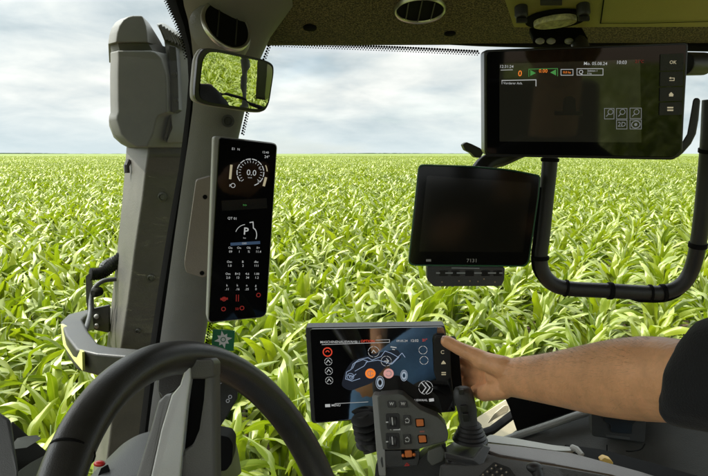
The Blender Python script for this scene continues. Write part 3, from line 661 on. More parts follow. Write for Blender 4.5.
# ------------------------------------------------------------------ mirror bracket outside
mb = thing('bracket_arm', at(95, 350, 1.45), 'dark square tube bracket arm with rivets and cable outside the left glass', 'bracket')
def boxtube(path, h, w_):
    g = G(); rings = []
    for i, p in enumerate(path):
        t = (path[min(i+1, len(path)-1)] - path[max(i-1, 0)]).normalized(); s_ = t.cross(Vector((0,0,1))).normalized(); u_ = s_.cross(t).normalized()
        rings.append([p + s_*w_ + u_*h, p - s_*w_ + u_*h, p - s_*w_ - u_*h, p + s_*w_ - u_*h])
    return g.loft(rings)
boxtube([at(112,316,1.78), at(92,319,1.72), at(78,323,1.62), at(72,330,1.50), at(78,344,1.38), at(88,357,1.31), at(104,361,1.29), at(160,366,1.27)], .024, .024).build('arm_tube', 'metal', mb, bevel=.006, seg=3)
g = G(); g.prism([at(60.5,324,1.455), at(66,327,1.44), at(74,343,1.345), at(82,352,1.27), at(82.5,371,1.265), at(74,361,1.30), at(63,345,1.37)], Vector((.004,0.004,0))); g.build('maize_reflection', 'maize_reflection', mb, bevel=.001)  # maize reflection on the arm's outer face, made as a coloured plate
g = G(); g.prism([at(x_, y_, 1.62) for x_, y_ in rp([(91,309), (109,305), (109,333), (94,330)], 2)], Vector((0,.012,0))); pl = g.build('rivet_plate', 'metal', mb, bevel=.002)
for y_ in (316.5, 326):
    g = G(); g.sphere(at(96.5, y_, 1.615), .0068, 2, (1,.6,1)); g.build('rivet', 'lightgrey', pl)
g = G(); g.prism([at(x_, y_, 1.60) for x_, y_ in rp([(85.5,276), (90,273), (92,290), (93,312), (88,314), (86,300)], 1.5)], Vector((0,.01,0))); g.build('upright_plate', 'metal', mb, bevel=.002)
g = G(); g.tube(spl([at(116,279,1.6), at(103,281,1.58), at(94.5,288,1.57), at(91,300,1.56), at(90,314,1.53), at(86.5,327,1.47), at(83,334,1.44)]), .0058, 10); g.build('cable', 'charcoal', mb)
g = G(); hp_ = spl([at(90,274,1.60), at(97,274,1.61), at(104,272,1.62), at(112,266,1.63), at(122,256,1.64)], 10)
g.tube(hp_, [.014*(1 + .18*(i % 2)) for i in range(len(hp_))], 10); g.build('corrugated_hose', 'deep', mb)
g = G(); hp_ = spl([at(102,275,1.62), at(103,266,1.64), at(110,261,1.66), at(120,257,1.66)], 8); g.tube(hp_, [.008*(1 + .2*(i % 2)) for i in range(len(hp_))], 8); g.build('corrugated_hose', 'charcoal', mb)
g = G(); g.lathe(at(97,292,1.57), Vector((-.3,-1,0)), [(.012,-.01), (.012,.01), (.007,.016)], 14); g.build('connector', 'deep', mb)
# ================================================================== steering wheel
WC = camc(-.0998, -.2769, .5374); nn = Vector((.8527, .4085, -.3256)); WN = (camc(nn.x, nn.y, nn.z) - CAM).normalized()
# depth axis: toward the viewer is negative depth
WN = (camc(.8527, .4085, -.3256) - CAM).normalized()
a_ = WN.cross(Vector((0,0,1))).normalized(); b_ = WN.cross(a_).normalized(); RW = .185
wheel = thing('steering_wheel', WC, 'black steering wheel with silver two-rib spoke, lower left foreground', 'steering wheel')
g = G(); n_ = 120; rings = []
for k in range(n_):
    t = 2*math.pi*k/n_; d = a_*math.cos(t) + b_*math.sin(t); c = WC + d*RW; ring = []
    for q in range(20):
        f_ = 2*math.pi*q/20; rr_ = .0154*(1 + .045*math.cos(3*f_+1.1)); ring.append(c + d*math.cos(f_)*rr_ + WN*math.sin(f_)*rr_*1.05)
    rings.append(ring)
vs = [[g.bm.verts.new(p) for p in r] for r in rings]
for i in range(n_):
    for q in range(20): g.bm.faces.new((vs[i][q], vs[i][(q+1) % 20], vs[(i+1) % n_][(q+1) % 20], vs[(i+1) % n_][q]))
rim = g.build('rim', 'rim', wheel, smooth=80)
# seam where the grip meets the lower rim, at photo pixel (72,452)
best = min(range(720), key=lambda k: (lambda p: (p[0]-72)**2 + (p[1]-452)**2)((lambda v: (CX + F*v.x/(v.y*cp - v.z*sp), CY - F*(v.y*sp + v.z*cp)/(v.y*cp - v.z*sp)))(WC + (a_*math.cos(k*math.pi/360) + b_*math.sin(k*math.pi/360))*RW - CAM)))
t = best*math.pi/360; d = a_*math.cos(t) + b_*math.sin(t); tg = d.cross(WN).normalized()
g = G(); g.lathe(WC + d*RW - tg*.0012, tg, [(.0145, 0), (.0163, .0003), (.0163, .0018), (.0145, .0021)], 32, caps=False); g.build('grip_seam', 'deep', rim)
# spoke
def pv(l): return [at(*p) for p in l]
g = G(); g.prism(pv([(204,371,.566), (212.5,364,.566), (214.6,380,.566), (215,430,.56), (215.8,540,.54), (178,540,.54), (180,462,.55), (182,450,.555), (192,444,.557), (198,430,.56), (202.5,400,.563)]), Vector((.004,.012,-.004)))
g.build('spoke_rib', 'spokedark', wheel, bevel=.004, seg=4)
g = G(); g.prism(pv([(187.5,363,.565), (190.5,359.5,.565), (210.5,358.6,.565), (214,363,.565), (214,377,.564), (204,379,.564), (191,379,.564), (186,376,.564)]), Vector((.003,.016,-.004)))
g.build('spoke_cap', 'spokedark', wheel, bevel=.0035, seg=4)
g = G(); g.prism(pv([(183.5,373,.562), (186.8,364,.562), (190,366,.562), (190.5,379,.561), (187,402,.558), (182.5,449,.55), (180,476,.545), (174,540,.53), (140,540,.51), (151,476,.535), (161,430,.55), (171.5,395,.558), (180,385,.561)]), Vector((0,.010,-.003)))
g.build('spoke_arm', 'spoke', wheel, bevel=.0035, seg=4)
g = G(); g.prism(pv([(172,393,.565), (161.5,430,.556), (151,476,.541), (142,540,.52), (118,540,.52), (136,476,.545), (150,430,.56), (158,401,.57), (166,394,.57)]), Vector((0,.02,-.006)))
g.build('spoke_flank', 'spokedark', wheel, bevel=.003, seg=3)
g = G(); g.prism(pv([(186,372,.578), (208,372,.578), (206,430,.572), (200,452,.565), (180,460,.56), (176,455,.562), (182,410,.572)]), Vector((0,.015,-.004))); g.build('spoke_recess', 'deep', wheel, bevel=.002)
g = G(); g.prism(pv([(156,379,.615), (160,372,.62), (186,362,.625), (187,376,.615), (179,389,.61), (160,400,.605), (158,392,.61)]), Vector((0,.016,-.003))); g.build('thumb_rest', 'rim', wheel, bevel=.005, seg=3)
g = G(); g.lathe(WC - WN*.05, WN, [(.070,-.02), (.078,0), (.074,.025), (.05,.034)], 36); g.build('hub', 'charcoal', wheel, bevel=.002)
g = G(); g.lathe(WC - WN*.40, WN, [(.045,0), (.045,.32), (.06,.36)], 20); g.build('column', 'black', wheel)

lev = thing('control_stalk', at(228, 420, .72), 'black column stalk with a small printed symbol right of the wheel spoke', 'control stalk')
LPn = Plane(at(228, 405, .70), Vector((.25,-1,.25)), along=((222,400),(238,392)))
g = slab(LPn, rp([(215,376), (221,378), (238,389.5), (237.5,399), (226,418), (214,437), (205,437), (207,395)], 2.5), 0, .022); stp = g.build('stalk_paddle', 'charcoal', lev, bevel=.004, seg=3)
g = G(); 
for dx, dy in ((-1.5,1.3), (1.4,-1.2)): g.ringstrip(LPn, 229+dx*.8, 398.7+dy*1.6, 1.5, .7, wz=.0006, seg=14)
g.line(LPn, [(218,386), (226,378.5)], .5, .0006); g.build('printed_symbol', 'e_grey', stp, recalc=False)  # print given a faint glow, no lamp behind it
g = slab(Plane(at(224,452,.75), Vector((.1,-1,.2))), rp([(213,434), (229,437), (233,444), (232,463), (226,471), (213,471)], 3), 0, .05); g.build('stalk_base', 'deep', lev, bevel=.006, seg=3)

# ================================================================== interior mirror
mir = thing('mirror', at(232, 80, .90), 'small rounded mirror in a grey shell by the round pillar vent', 'mirror')
MP = Plane(at(233, 80, .90), Vector((.75,-1.0,-.20)), along=((204,50),(270,62)))
mo = [(203,48), (214,48.3), (262,58.5), (274,63.5), (274.8,72), (270,104), (265,112.5), (254,112.6), (206,105.5), (194.5,101), (194,90), (197,58)]
g = slab(MP, rp([(x_-1.5, y_+.5) for x_, y_ in mo], 6), -.002, .014); g.build('mirror_shell', 'lightgrey', mir, bevel=.006, seg=4)
mc = (234.5, 80.5); 
g = slab(MP, rp([(mc[0]+(x_-mc[0])*.985, mc[1]+(y_-mc[1])*.985) for x_, y_ in mo], 6), .003, .008); fr_ = g.build('mirror_frame', 'bezel', mir, bevel=.0015)
g = G(); outl = [MP.hit(x_, y_, 0) for x_, y_ in rp([(mc[0]+(x_-mc[0])*.90+.3, mc[1]+(y_-mc[1])*.875) for x_, y_ in mo], 5)]; cen = MP.hit(*mc, 0)   # slightly convex glass
g.loft([[cen + (p - cen)*k + MP.n*(.0066 - ((p - cen).length*k)**2/1.5) for p in outl] for k in (1., .9, .8, .7, .6, .5, .4, .3, .2, .1, .02)], caps=False); g.bm.faces.new([v for v in g.bm.verts][-len(outl):]); g.build('mirror_glass', 'mirror', mir, smooth=89)
g = G(); g.tube([MP.hit(228,85,-.02), at(224,92,.98), at(222,100,1.10)], [.012,.010,.014], 12); g.build('mirror_arm', 'black', mir)

# ================================================================== pillar display (tall)
dsp = thing('pillar_display', at(240, 320, .92), 'tall narrow gauge display with speed dial and red icons clamped to the pillar', 'display')
DP = Plane(at(243, 230, .90), Vector((.30,-1.,-.05)), along=((222,142),(276,147)))
do = [(217,136), (277.6,143.5), (266.8,313.5), (262,317.5), (209,323), (206.5,319)]
side_ = [(213.5,137), (219,136.5), (277.6,143.5), (266.8,314), (262,317.8), (210,323), (207,320)]
g = slab(DP, rp(side_, [3,3,5,4,3,3,2]), -.0035, .030); g.build('display_case', 'lightgrey', dsp, bevel=.003, seg=3)
g = slab(DP, rp([(219,137.2), (277,144), (266.3,313.5), (262,317), (210.5,322.3), (208.5,319)], [3,5,4,3,3,2]), .0008, .0085); scr = g.build('display_screen', 'screen', dsp, bevel=.0012)
W = .0014
g = G(); gc = (250.5, 172.5)
for k in range(11):
    a0 = 225 - k*27; g.ringstrip(DP, *gc, 13, .9, a0-24, a0-2, 60, wz=W)
for k in range(19):
    t = R(225 - k*15); g.line(DP, [(gc[0]+10*math.cos(t), gc[1]-10*math.sin(t)), (gc[0]+11.6*math.cos(t), gc[1]-11.6*math.sin(t))], .45, W)
g.text(DP, '0.0', 251.5, 173, 5.6, W, .002); g.text(DP, 'km/h', 250, 177.7, 1.4, W); g.text(DP, '20', 249.5, 159.8, 1.5, W); g.text(DP, '10', 240.5, 167, 1.4, W); g.text(DP, '30', 259.5, 168.5, 1.4, W); g.text(DP, '0', 241.5, 181, 1.4, W); g.text(DP, '50', 259, 181.5, 2.0, W)
g.build('speed_dial', 'e_white', scr, recalc=False); g = G()
g.text(DP, 'E1', 233.5, 149, 2.3, W); g.text(DP, 'N', 238.6, 149.5, 2.2, W); g.build('gear_letters', 'e_white', scr, recalc=False); g = G(); g.text(DP, '12:40', 265.5, 152.5, 2.1, W, .002); g.text(DP, '24°', 267, 157, 2.6, W, .002)
g.build('clock_readout', 'e_white', scr, recalc=False); g = G(); g.text(DP, 'P', 246, 231.5, 7.0, W, .015); g.text(DP, 'km', 244.6, 238, 1.5, W); g.text(DP, 'QT 01', 232.3, 218.5, 2.4, W, .002); g.text(DP, 'OFF', 244.3, 243.6, 1.9, W)
g.ringstrip(DP, 246, 235, 10.5, .6, 100, 165, 60, wz=W); g.ringstrip(DP, 246, 235, 10.5, .8, -20, 40, 60, wz=W); g.line(DP, [(250,222.5), (253,222), (253.4,228), (255,229.5)], .9, W)
g.ringstrip(DP, 233, 185.5, 2.0, .6, wz=W); g.text(DP, 'P', 230.2, 185.7, 2.4, W, .008)
g.build('gear_readout', 'e_white', scr, recalc=False); g = G()
rows_ = [(249.5, ('On','On','Ok','II+'), ('09','1','%','11.4'), (230.6,239.3,248.8,258.4)), (263.5, ('Om','B','dkc'), ('1.0','2','111'), (229.6,243,256.5)), (275.5, ('Om','B+2','4.6','1.00'), ('2.0','13','34','1.2'), (228.2,237.8,247.5,256.8)), (287, ('k','k','n','g'), ('.11','.16','.25','0'), (227.2,237.6,247,256))]
for y_, A_, B_, X_ in rows_:
    for s_, b__, x_ in zip(A_, B_, X_): g.text(DP, s_, x_-.2, y_-1.6, 2.2, W, .004); g.text(DP, b__, x_, y_+2.2, 2.3, W, .002)
g.build('value_table', 'e_white', scr, recalc=False)
g = G(); g.line(DP, [(231.3,166), (230.2,178)], 2.3, W); g.ringstrip(DP, *gc, 16.3, 1.0, 8, 30, 60, wz=W); g.line(DP, [(265.7,178.5), (264,185)], 2.4, W); g.build('level_bars', 'e_tan', scr, recalc=False)
g = G(); g.text(DP, '>>', 244.8, 205.3, 2.4, W, .008); g.build('turn_light', 'e_green', scr, recalc=False)
g = G()
for x_, y_ in ((224,299), (223.5,309), (258.5,295), (242,308)): g.ringstrip(DP, x_, y_, 1.9, .9, wz=W)
g.line(DP, [(236.4,295), (236.2,301)], .8, W); g.line(DP, [(238.6,295), (238.4,301)], .8, W); g.text(DP, 'S0', 237, 309, 2.6, W, .008); g.line(DP, [(221.5,299), (226.8,298.6)], 2.2, W); g.build('warning_icons', 'e_redim', scr, recalc=False)
g = G(); g.line(DP, [(232,244.2), (258.6,242.6)], 3.0, .0010); g.build('status_bar', 'e_blue', scr, recalc=False)
g = G(); g.line(DP, [(227,205.5), (262,203.5)], 10, .0010); g.build('status_strip', mat('strip_dark', (.012,.013,.013), .2), scr, recalc=False)
# grey bracket behind it
BP = Plane(at(196, 230, 1.0), Vector((.25,-1,.0)))
g = slab(BP, rp([(196,180.5), (211,176), (211,272), (204,278), (186,272.5), (184.2,264)], 2.5), .0, .05); bk_ = g.build('bracket', mat('bracket_taupe', (.26,.22,.185), .45, bump=.2, bscale=700, var=.1), dsp, bevel=.004, seg=3)
for x_, y_ in ((205,197), (202,273)):
    g = G(); g.lathe(BP.hit(x_, y_, .0), BP.n, [(.0036,-.002), (.0036,.0012)], 16); g.build('screw_hole', 'deep', bk_)

# ================================================================== upper right monitor
m1 = thing('monitor', at(585, 158, .80), 'wide black camera monitor with four side buttons hanging under the headliner', 'monitor')
P1 = Plane(at(585, 100, .80), Vector((-.06,-1.,-.085)), along=((486,156),(676,159)))
g = slab(P1, rp([(484,50), (600,45.5), (688.5,42), (684,120), (682.5,152), (674,160), (487,156.5), (484.5,152)], [4,0,4,2,3,3,3,2]), 0, .032); g.build('monitor_case', 'bezel', m1, bevel=.004, seg=3)
g = slab(P1, rp([(486,52), (600,47.5), (687,44), (682,120), (680.5,151), (673,157.5), (489,154), (486.5,150)], [4,0,4,2,3,3,3,2]), .0012, .003); s1 = g.build('monitor_glass', 'screen', m1, bevel=.0008)
g = G(); g.face([P1.hit(x_, y_, .0018) for x_, y_ in ((499.5,64), (640,59.5), (641.5,142.5), (499.5,141.5))]); g.build('display_area', 'screen_lit', s1, recalc=False)
W = .0026
g = G(); g.text(P1, '12:31:24', 506.5, 66.8, 2.6, W, .002); g.line(P1, [(501,70.2), (512.5,69.9)], .5, W); g.build('clock_readout', 'e_white', s1, recalc=False); g = G(); g.text(P1, 'Mo. 05.08.24', 595.5, 63.8, 2.8, W, .002); g.text(P1, '10:03', 621.6, 62.6, 3.0, W, .004)
g.build('top_readout', 'e_white', s1, recalc=False); g = G(); g.line(P1, [(502,80.6), (536,79.9), (536,86)], .7, W); g.line(P1, [(502,80.6), (502,84)], .4, W); g.text(P1, 'Vorderer Arb.', 513, 83.4, 2.1, W, .002)
g.build('task_label', 'e_white', s1, recalc=False); g = G()
for r_ in (rect(561,69.5,573,75.3), rect(577,68.8,603,75.2)): g.line(P1, [*r_, r_[0]], .5, W)
g.text(P1, 'Q', 581, 72.3, 3.6, W, .008); g.text(P1, 'Sektion 1', 592.5, 70.9, 1.7, W); g.text(P1, '0 ha', 589.5, 73.6, 1.6, W); g.build('white_readout', 'e_white', s1, recalc=False)
g = G()
for r_ in (rect(604.5,108.5,614,119), rect(616.5,108.5,627,119), rect(630,108.2,641.3,118.6), rect(616.5,120.2,627,129), rect(630,120,641.3,129)): g.line(P1, [*r_, r_[0]], .55, W)
for x_, y_ in ((610.5,112), (622.5,112), (636.5,112)): g.ringstrip(P1, x_, y_, 2.3, .6, wz=W); g.line(P1, [(x_-1.6,y_+1.8), (x_-4,y_+4.3)], .7, W)
g.text(P1, '2D', 621.8, 124.6, 4.2, W, .008); g.ringstrip(P1, 635.8, 124.6, 3.2, .7, el=1.2, wz=W); g.disc(P1, 635.8, 124.6, 1.4, W); g.build('map_buttons', 'e_grey', s1, recalc=False)
g = G(); g.text(P1, '0', 520, 73.8, 5.2, W, .008); g.text(P1, '0.00', 543.2, 71.2, 3.2, W, .002); g.text(P1, '0.0 ha', 567, 72.5, 2.0, W, .002); g.build('orange_readout', 'e_orange', s1, recalc=False)
g = G(); g.face([P1.hit(x_, y_, W) for x_, y_ in ((530.3,76), (530.3,70), (535.8,73.2))]); g.face([P1.hit(x_, y_, W) for x_, y_ in ((556,75.5), (556,69.5), (550.2,72.6))]); g.line(P1, [(528.8,76.6), (528.8,69.3), (557.6,68.6), (557.6,76)], .5, W); g.build('green_guides', 'e_green', s1, recalc=False)
g = G(); g.text(P1, '21°C', 639.5, 61.7, 2.6, W, .002); g.build('red_readout', 'e_redim', s1, recalc=False)
g = G(); g.face([P1.hit(x_, y_, .0022) for x_, y_ in rp(rect(554.5,111,583,115.3), .6)]); g.face([P1.hit(x_, y_, .0022) for x_, y_ in rp([(563,111), (563.5,99), (567,96.5), (572,96.5), (575.5,99), (576,111)], 1)]); g.build('implement_icon', mat('icon_black', (.0015,.0015,.0015), .3), s1, recalc=False)
for i, (t_, y0, y1) in enumerate((('OK',54,71), ('<',71.8,86.5), ('^',87.5,101.5), ('::',102.5,115.5))):
    g = slab(P1, rp([(660.5-i*.3, y0+.3), (684-i*.5, y0-.6), (683.6-i*.5, y1-.6), (660.2-i*.3, y1)], 1), .0028, .002); bt = g.build('push_button', 'black', m1, bevel=.0006)
    g = G(); cy_ = (y0+y1)/2; cx_ = 673 - i*.9
    if i == 0: g.text(P1, 'OK', cx_, cy_, 2.9, .0034, .01)
    elif i == 1: g.line(P1, [(cx_-2.4,cy_+1.5), (cx_+2,cy_+1.5), (cx_+2.2,cy_-1), (cx_-1.6,cy_-1)], .6, .0034); g.face([P1.hit(*q, .0034) for q in ((cx_-3,cy_-1), (cx_-1.2,cy_-2.2), (cx_-1.2,cy_+.2))])
    elif i == 2: g.face([P1.hit(*q, .0034) for q in ((cx_-2.6,cy_+.2), (cx_,cy_-2.4), (cx_+2.6,cy_+.2))]); g.line(P1, [(cx_-1.2,cy_+1.1), (cx_+1.2,cy_+1.1)], 1.6, .0034)
    else:
        for dx in (-1.5,1.5):
            for dy in (-1.3,1.3): g.line(P1, [(cx_+dx-.8,cy_+dy), (cx_+dx+.8,cy_+dy)], 1.3, .0034)
    g.build('button_symbol', 'e_tan', bt, recalc=False)
g = G(); a0, a1 = at(683,64,.83), at(704,64,.86); g.tube([a0, a1], .0145, 24); g.build('knob', 'black', m1, bevel=.003)
g = G(); g.loft([[at(x0, y, .815), at(x1, y, .815), at(x1, y, .835), at(x0, y, .835)] for y, x0, x1 in ((98,694,699), (101,692.8,700.3), (120,689.5,698.5), (134,687,696), (144,681,691), (153,674,683), (158,668,677))]); g.build('grab_handle', 'black', m1, bevel=.003, seg=3)
g = G(); g.tube([at(585,70,.835), at(582,52,.93), at(578,38,1.02)], .012, 10); g.build('ceiling_mount', 'black', m1)

# ================================================================== middle monitor
m2 = thing('monitor', at(470, 290, .98), 'square black monitor with green rim and key strip beneath, screen off', 'monitor')
P2 = Plane(at(473, 216, .98), Vector((-.05,-1.,.04)), along=((411,265),(527,266)))
o2 = [(419,164.5), (470,166), (510,169.5), (540.5,175.5), (539,195), (529,262), (525,266.5), (412,265.5), (408.6,262)]
g = slab(P2, rp(o2, [5,10,10,4,4,4,3,4,2]), -.004, .03); g.build('monitor_case', 'black', m2, bevel=.006, seg=3)
c2 = (473,216); g = slab(P2, rp([(c2[0]+(x_-c2[0])*1.006, c2[1]+(y_-c2[1])*1.008) for x_, y_ in o2], [5,10,10,4,4,4,3,4,2]), -.001, .0035); g.build('green_rim', 'green', m2, bevel=.001)  # thin green slab framing the case
g = slab(P2, rp([(c2[0]+(x_-c2[0])*.985, c2[1]+(y_-c2[1])*.98) for x_, y_ in o2], [5,10,10,4,4,4,3,4,2]), .002, .004); s2 = g.build('monitor_bezel', 'screen_dark', m2, bevel=.001)
g = G(); g.face([P2.hit(x_, y_, .0024) for x_, y_ in rp([(427,175.5), (531.5,183), (523,252), (419,251.5)], 1.5)]); g.build('display_area', mat('panel_off', (.012,.011,.008), .12, spec=.45), s2, recalc=False)
g = G(); g.text(P2, '7131', 472, 260.7, 3.4, .0026, .01, squeeze=1.1); g.line(P2, [(427.3,260.4), (429.8,260.4)], 2.3, .0026); g.build('printed_mark', mat('mark_grey', (.35,.35,.33), .5), s2, recalc=False)
g = slab(P2, rp([(427,267), (505,267.5), (504.2,280), (501.5,286), (434,286.5), (427.2,280)], 1.5), -.004, .03); ks = g.build('key_strip', 'charcoal', m2, bevel=.002)
g = G(); g.line(P2, [(452,267.9), (479,268.3)], 1., -.003)
for x_, w_ in ((438,2.4), (449,6), (461,7), (478,6), (492,6.5), (501,2)): g.line(P2, [(x_-w_/2, 273), (x_+w_/2, 273)], 1.5, -.0034)
g.build('key_prints', mat('print_grey', (.30,.32,.33), .4), ks, recalc=False)
g = G()
for x_, y_ in ((459,281), (470,281), (478,281.5), (442,282), (495,282), (484,279)): g.disc(P2, x_, y_, .8, -.0034)
g.build('key_marks', mat('print_tan', (.30,.22,.14), .4), ks, recalc=False)
g = G()
for x_ in (443.5, 455.5, 469.5, 485.5, 497.5): g.prism([P2.hit(a, b, -.0038) for a, b in rp(rect(x_-4.4,270.3,x_+4.4,276), 1)], P2.n*.0003)
g.build('keys', 'bezel', ks)
# arm with thumb screw up to the rail
g = G(); g.tube(spl([P2.hit(476,176,-.035), at(487,163,1.03), at(502,158,1.04), at(520,150,1.04), at(545,140,1.05)]), .017, 10, ell=(1,.8)); arm_ = g.build('swivel_arm', 'black', m2, bevel=.002)
g = G(); g.prism([at(x_, y_, 1.0) for x_, y_ in rp([(462.5,144.5), (466.5,142), (472,144), (481,148.5), (483.5,153), (480.5,158), (475,157.5), (471,153), (465,150)], 1.2)], Vector((0,.02,0))); g.build('clamp_lever', 'metal', arm_, bevel=.003)

# ================================================================== monitor rail
rail = thing('monitor_rail', at(620, 290, 1.03), 'black U-shaped tube rail with clamps that hangs below the wide monitor', 'rail')
rp_ = spl([at(*q) for q in ((552,120,1.02), (550,160,1.02), (546,200,1.02), (542.5,235,1.02), (540,258,1.02), (543,273,1.02), (553,284,1.02), (570,288.7,1.02), (610,290.8,1.02), (650,293,1.02), (668,291.5,1.02), (682,284.5,1.015), (691,271,1.01), (697,250,1.0), (702,215,.99), (706.5,170,.98), (709,140,.97), (711,100,.97))], 6)
g = G(); g.tube(rp_, .0122, 18); g.build('rail_tube', 'black', rail)
def nearest(px, py):
    q = min(range(1, len(rp_)-1), key=lambda i: (lambda v: (CX + F*v.x/(v.y*cp - v.z*sp) - px)**2 + (CY - F*(v.y*sp + v.z*cp)/(v.y*cp - v.z*sp) - py)**2)(rp_[i] - CAM)); return rp_[q], (rp_[q+1]-rp_[q-1]).normalized()
for px_, py_, w_ in ((550,163,.006), (540,257,.007), (566,287,.004), (607,290.5,.008), (652,292.5,.004), (662,292,.007), (697,246,.008), (707,150,.006)):
    p_, t_ = nearest(px_, py_); g = G(); g.lathe(p_ - t_*w_/2, t_, [(.0125,0), (.0142,.0005), (.0142,w_-.0005), (.0125,w_)], 22); g.build('clamp_band', 'deep', rail)
g = G(); cc = [p + Vector((-.0135 if i < 40 else 0, -.003, -.0135 if i >= 40 else 0)) for i, p in enumerate(rp_[10:96])]; cc = [p + Vector((0, 0, .0)) for p in cc[::3]]; g.tube(cc, .0022, 6); g.build('cable', 'deep', rail)

# ================================================================== touch monitor held by the hand
m3 = thing('touch_monitor', at(380, 420, 1.02), 'black touch monitor with lit machine screen, gripped by the right hand', 'monitor')
P3 = Plane(at(380, 373, 1.0), Vector((-.02,-1.,-.02)), along=((307,328),(445,326.5)))
g = slab(P3, rp([(305.5,327.5), (445,325.5), (456,411.5), (313,423.5), (311,420)], [2,3,3,3,2]), -.002, .026); g.build('monitor_case', 'charcoal', m3, bevel=.003, seg=3)
g = slab(P3, rp([(310,328.8), (444,326.8), (454.5,410.8), (315,422.3)], 3), .0008, .003); s3 = g.build('monitor_glass', 'screen_touch', m3, bevel=.0008)
W = .0014
g = G(); g.text(P3, 'MASCHINENAUSWAHL', 338.5, 342, 2.4, W, .004); g.text(P3, '0.1', 358, 342, 2.3, W, .002); g.line(P3, [(322,344.6), (389,342.3)], .45, W); g.line(P3, [(376,340), (389.5,339.6), (389.5,342.4)], .4, W)
g.text(P3, '09.05.24', 402, 340.9, 2.2, W, .004); g.text(P3, '12:02', 414.5, 340.7, 2.5, W, .008)
g.build('title_readout', 'e_white', s3, recalc=False); g = G(); g.text(P3, 'MENÜ', 336, 405.3, 2.3, W, .002); g.line(P3, [(326.7,405.6), (328.7,405.5)], 3, W); g.text(P3, 'AUSWAHL', 420, 400.2, 2.2, W, .002); g.line(P3, [(430.6,400), (432.4,399.8)], 3, W); g.line(P3, [(335,403.6), (368,401.8)], .4, W)
for x_, y_, r_ in ((373.7,351.7,5.3), (386.2,361,5), (328.3,361.5,3.6), (328.8,371,3.6), (329.2,380.5,3.6), (423,350,4), (424,360.3,4), (425.7,387.5,6.8)):
    for k in range(4): g.ringstrip(P3, x_, y_, r_, .42, k*90+6, k*90+84, 40, wz=W)
for x_, y_ in ((373.7,351.7), (328.3,361.5), (328.8,371), (329.2,380.5)): g.line(P3, [(x_-1.8,y_+1), (x_-.2,y_-1.6), (x_+1.8,y_+.8)], .7, W)
g.line(P3, [(384.5,361), (388.5,361)], .8, W); g.line(P3, [(386.5,358.6), (388.7,361), (386.5,363.4)], .7, W)
for dx in (0, 4): g.line(P3, [(421.5+dx,382.5), (426+dx,387.6), (422+dx,393)], .9, W)
g.line(P3, [(391,346.8), (396,347.6)], 1.0, W); g.line(P3, [(392.5,349.2), (394.5,349.6)], .8, W); g.build('white_readout', 'e_white', s3, recalc=False)
g = G(); g.text(P3, 'OPTION', 367.6, 341.2, 2.5, W, .004); g.text(P3, '21°', 424.8, 340.2, 2.5, W, .004); g.ringstrip(P3, 327.5, 352, 4.2, 1.1, wz=W, seg=32); g.ringstrip(P3, 327.5, 352.3, 1.6, .9, 0, 180, 30, wz=W); g.build('red_readout', 'e_red', s3, recalc=False)
g = G(); g.disc(P3, 370.4, 373.4, 5.1, W); o_ = g.build('orange_key', 'e_orange', s3, recalc=False)
g = G(); g.disc(P3, 388.6, 373.4, 5.0, W); p_ = g.build('pink_key', 'e_pink', s3, recalc=False)
g = G(); g.ringstrip(P3, 370.4, 373.4, 2.7, .6, 20, 340, wz=W+.0003); g.line(P3, [(370.4,371.5), (370.4,375.5)], .6, W+.0003); g.ringstrip(P3, 388.6, 373.4, 2.6, .6, 200, 500, wz=W+.0003); g.build('key_symbols', 'e_grey', s3, recalc=False)
# machine drawing in fine blue-white lines
g = G()
mach = [[(345.5,379), (346.5,372), (351,369.5), (353,364), (359,359.5), (368,357.5), (372,360), (381,356.5), (385,351), (391,353), (398,357)],
        [(352.5,368.5), (355.5,362.5), (363,359.5), (367.5,361), (364,366), (355,371)], [(346,379), (352,381), (360,378.5)], [(348,375), (352,377), (356,374)], [(366,362), (378,360), (392,364), (399,357)], [(391,364), (402,353), (405,357)]]
for l_ in mach: g.line(P3, l_, .55, W)
for x_, y_, r_ in ((350.5,376.5,3.3), (351,376.8,1.6)): g.ringstrip(P3, x_, y_, r_, .5, wz=W)
g.build('machine_drawing', em('lit_steel', (.35,.45,.62), .30), s3, recalc=False)
g = G(); g.face([P3.hit(x_, y_, .0011) for x_, y_ in rp([(341,386), (345,371), (352,361), (362,357), (382,352), (398,349), (402,358), (385,367), (372,383), (350,391)], 4)]); g.build('machine_shade', 'e_navy', s3, recalc=False)
g = G()
for x_, y_, a in ((380,382.5,4.3), (404,375.5,3.6)):
    g.ringstrip(P3, x_, y_, a*1.5, .7, el=.62, wz=W); g.ringstrip(P3, x_, y_, a*.9, 2.2, el=.62, wz=W)
g.build('wheel_drawing', em('lit_pale', (.5,.6,.72), .22), s3, recalc=False)
# raised key block on its right edge
g = slab(P3, rp([(433.5,341), (436,336.5), (447.5,337), (450,345), (451.5,377), (448,380.5), (437,381.5), (435,376)], 2.5), .012, .011); kb = g.build('key_block', 'black', m3, bevel=.002)
g = slab(P3, rp([(447,342), (458,341), (464,404), (452,407)], 3), -.006, .030); g.build('side_grip', 'deep', m3, bevel=.004)
g = G(); W2 = .0126
g.line(P3, [(441.8,363.6), (445.2,363.4)], 1.0, W2); g.face([P3.hit(*q, W2) for q in ((441.4,363), (443.4,360.3), (445.6,362.8))])
for dx in (0,2.2):
    for dy in (0,2): g.line(P3, [(442+dx,372.5+dy), (443.2+dx,372.5+dy)], 1.0, W2)
g.ringstrip(P3, 442.8, 352, 1.6, .5, 40, 320, wz=W2); g.build('key_symbols', 'e_tan', kb, recalc=False)
g = G(); g.tube([P3.hit(400,400,-.03), at(404,425,1.04), at(405,452,1.02)], .018, 12); g.build('mount_post', 'black', m3)

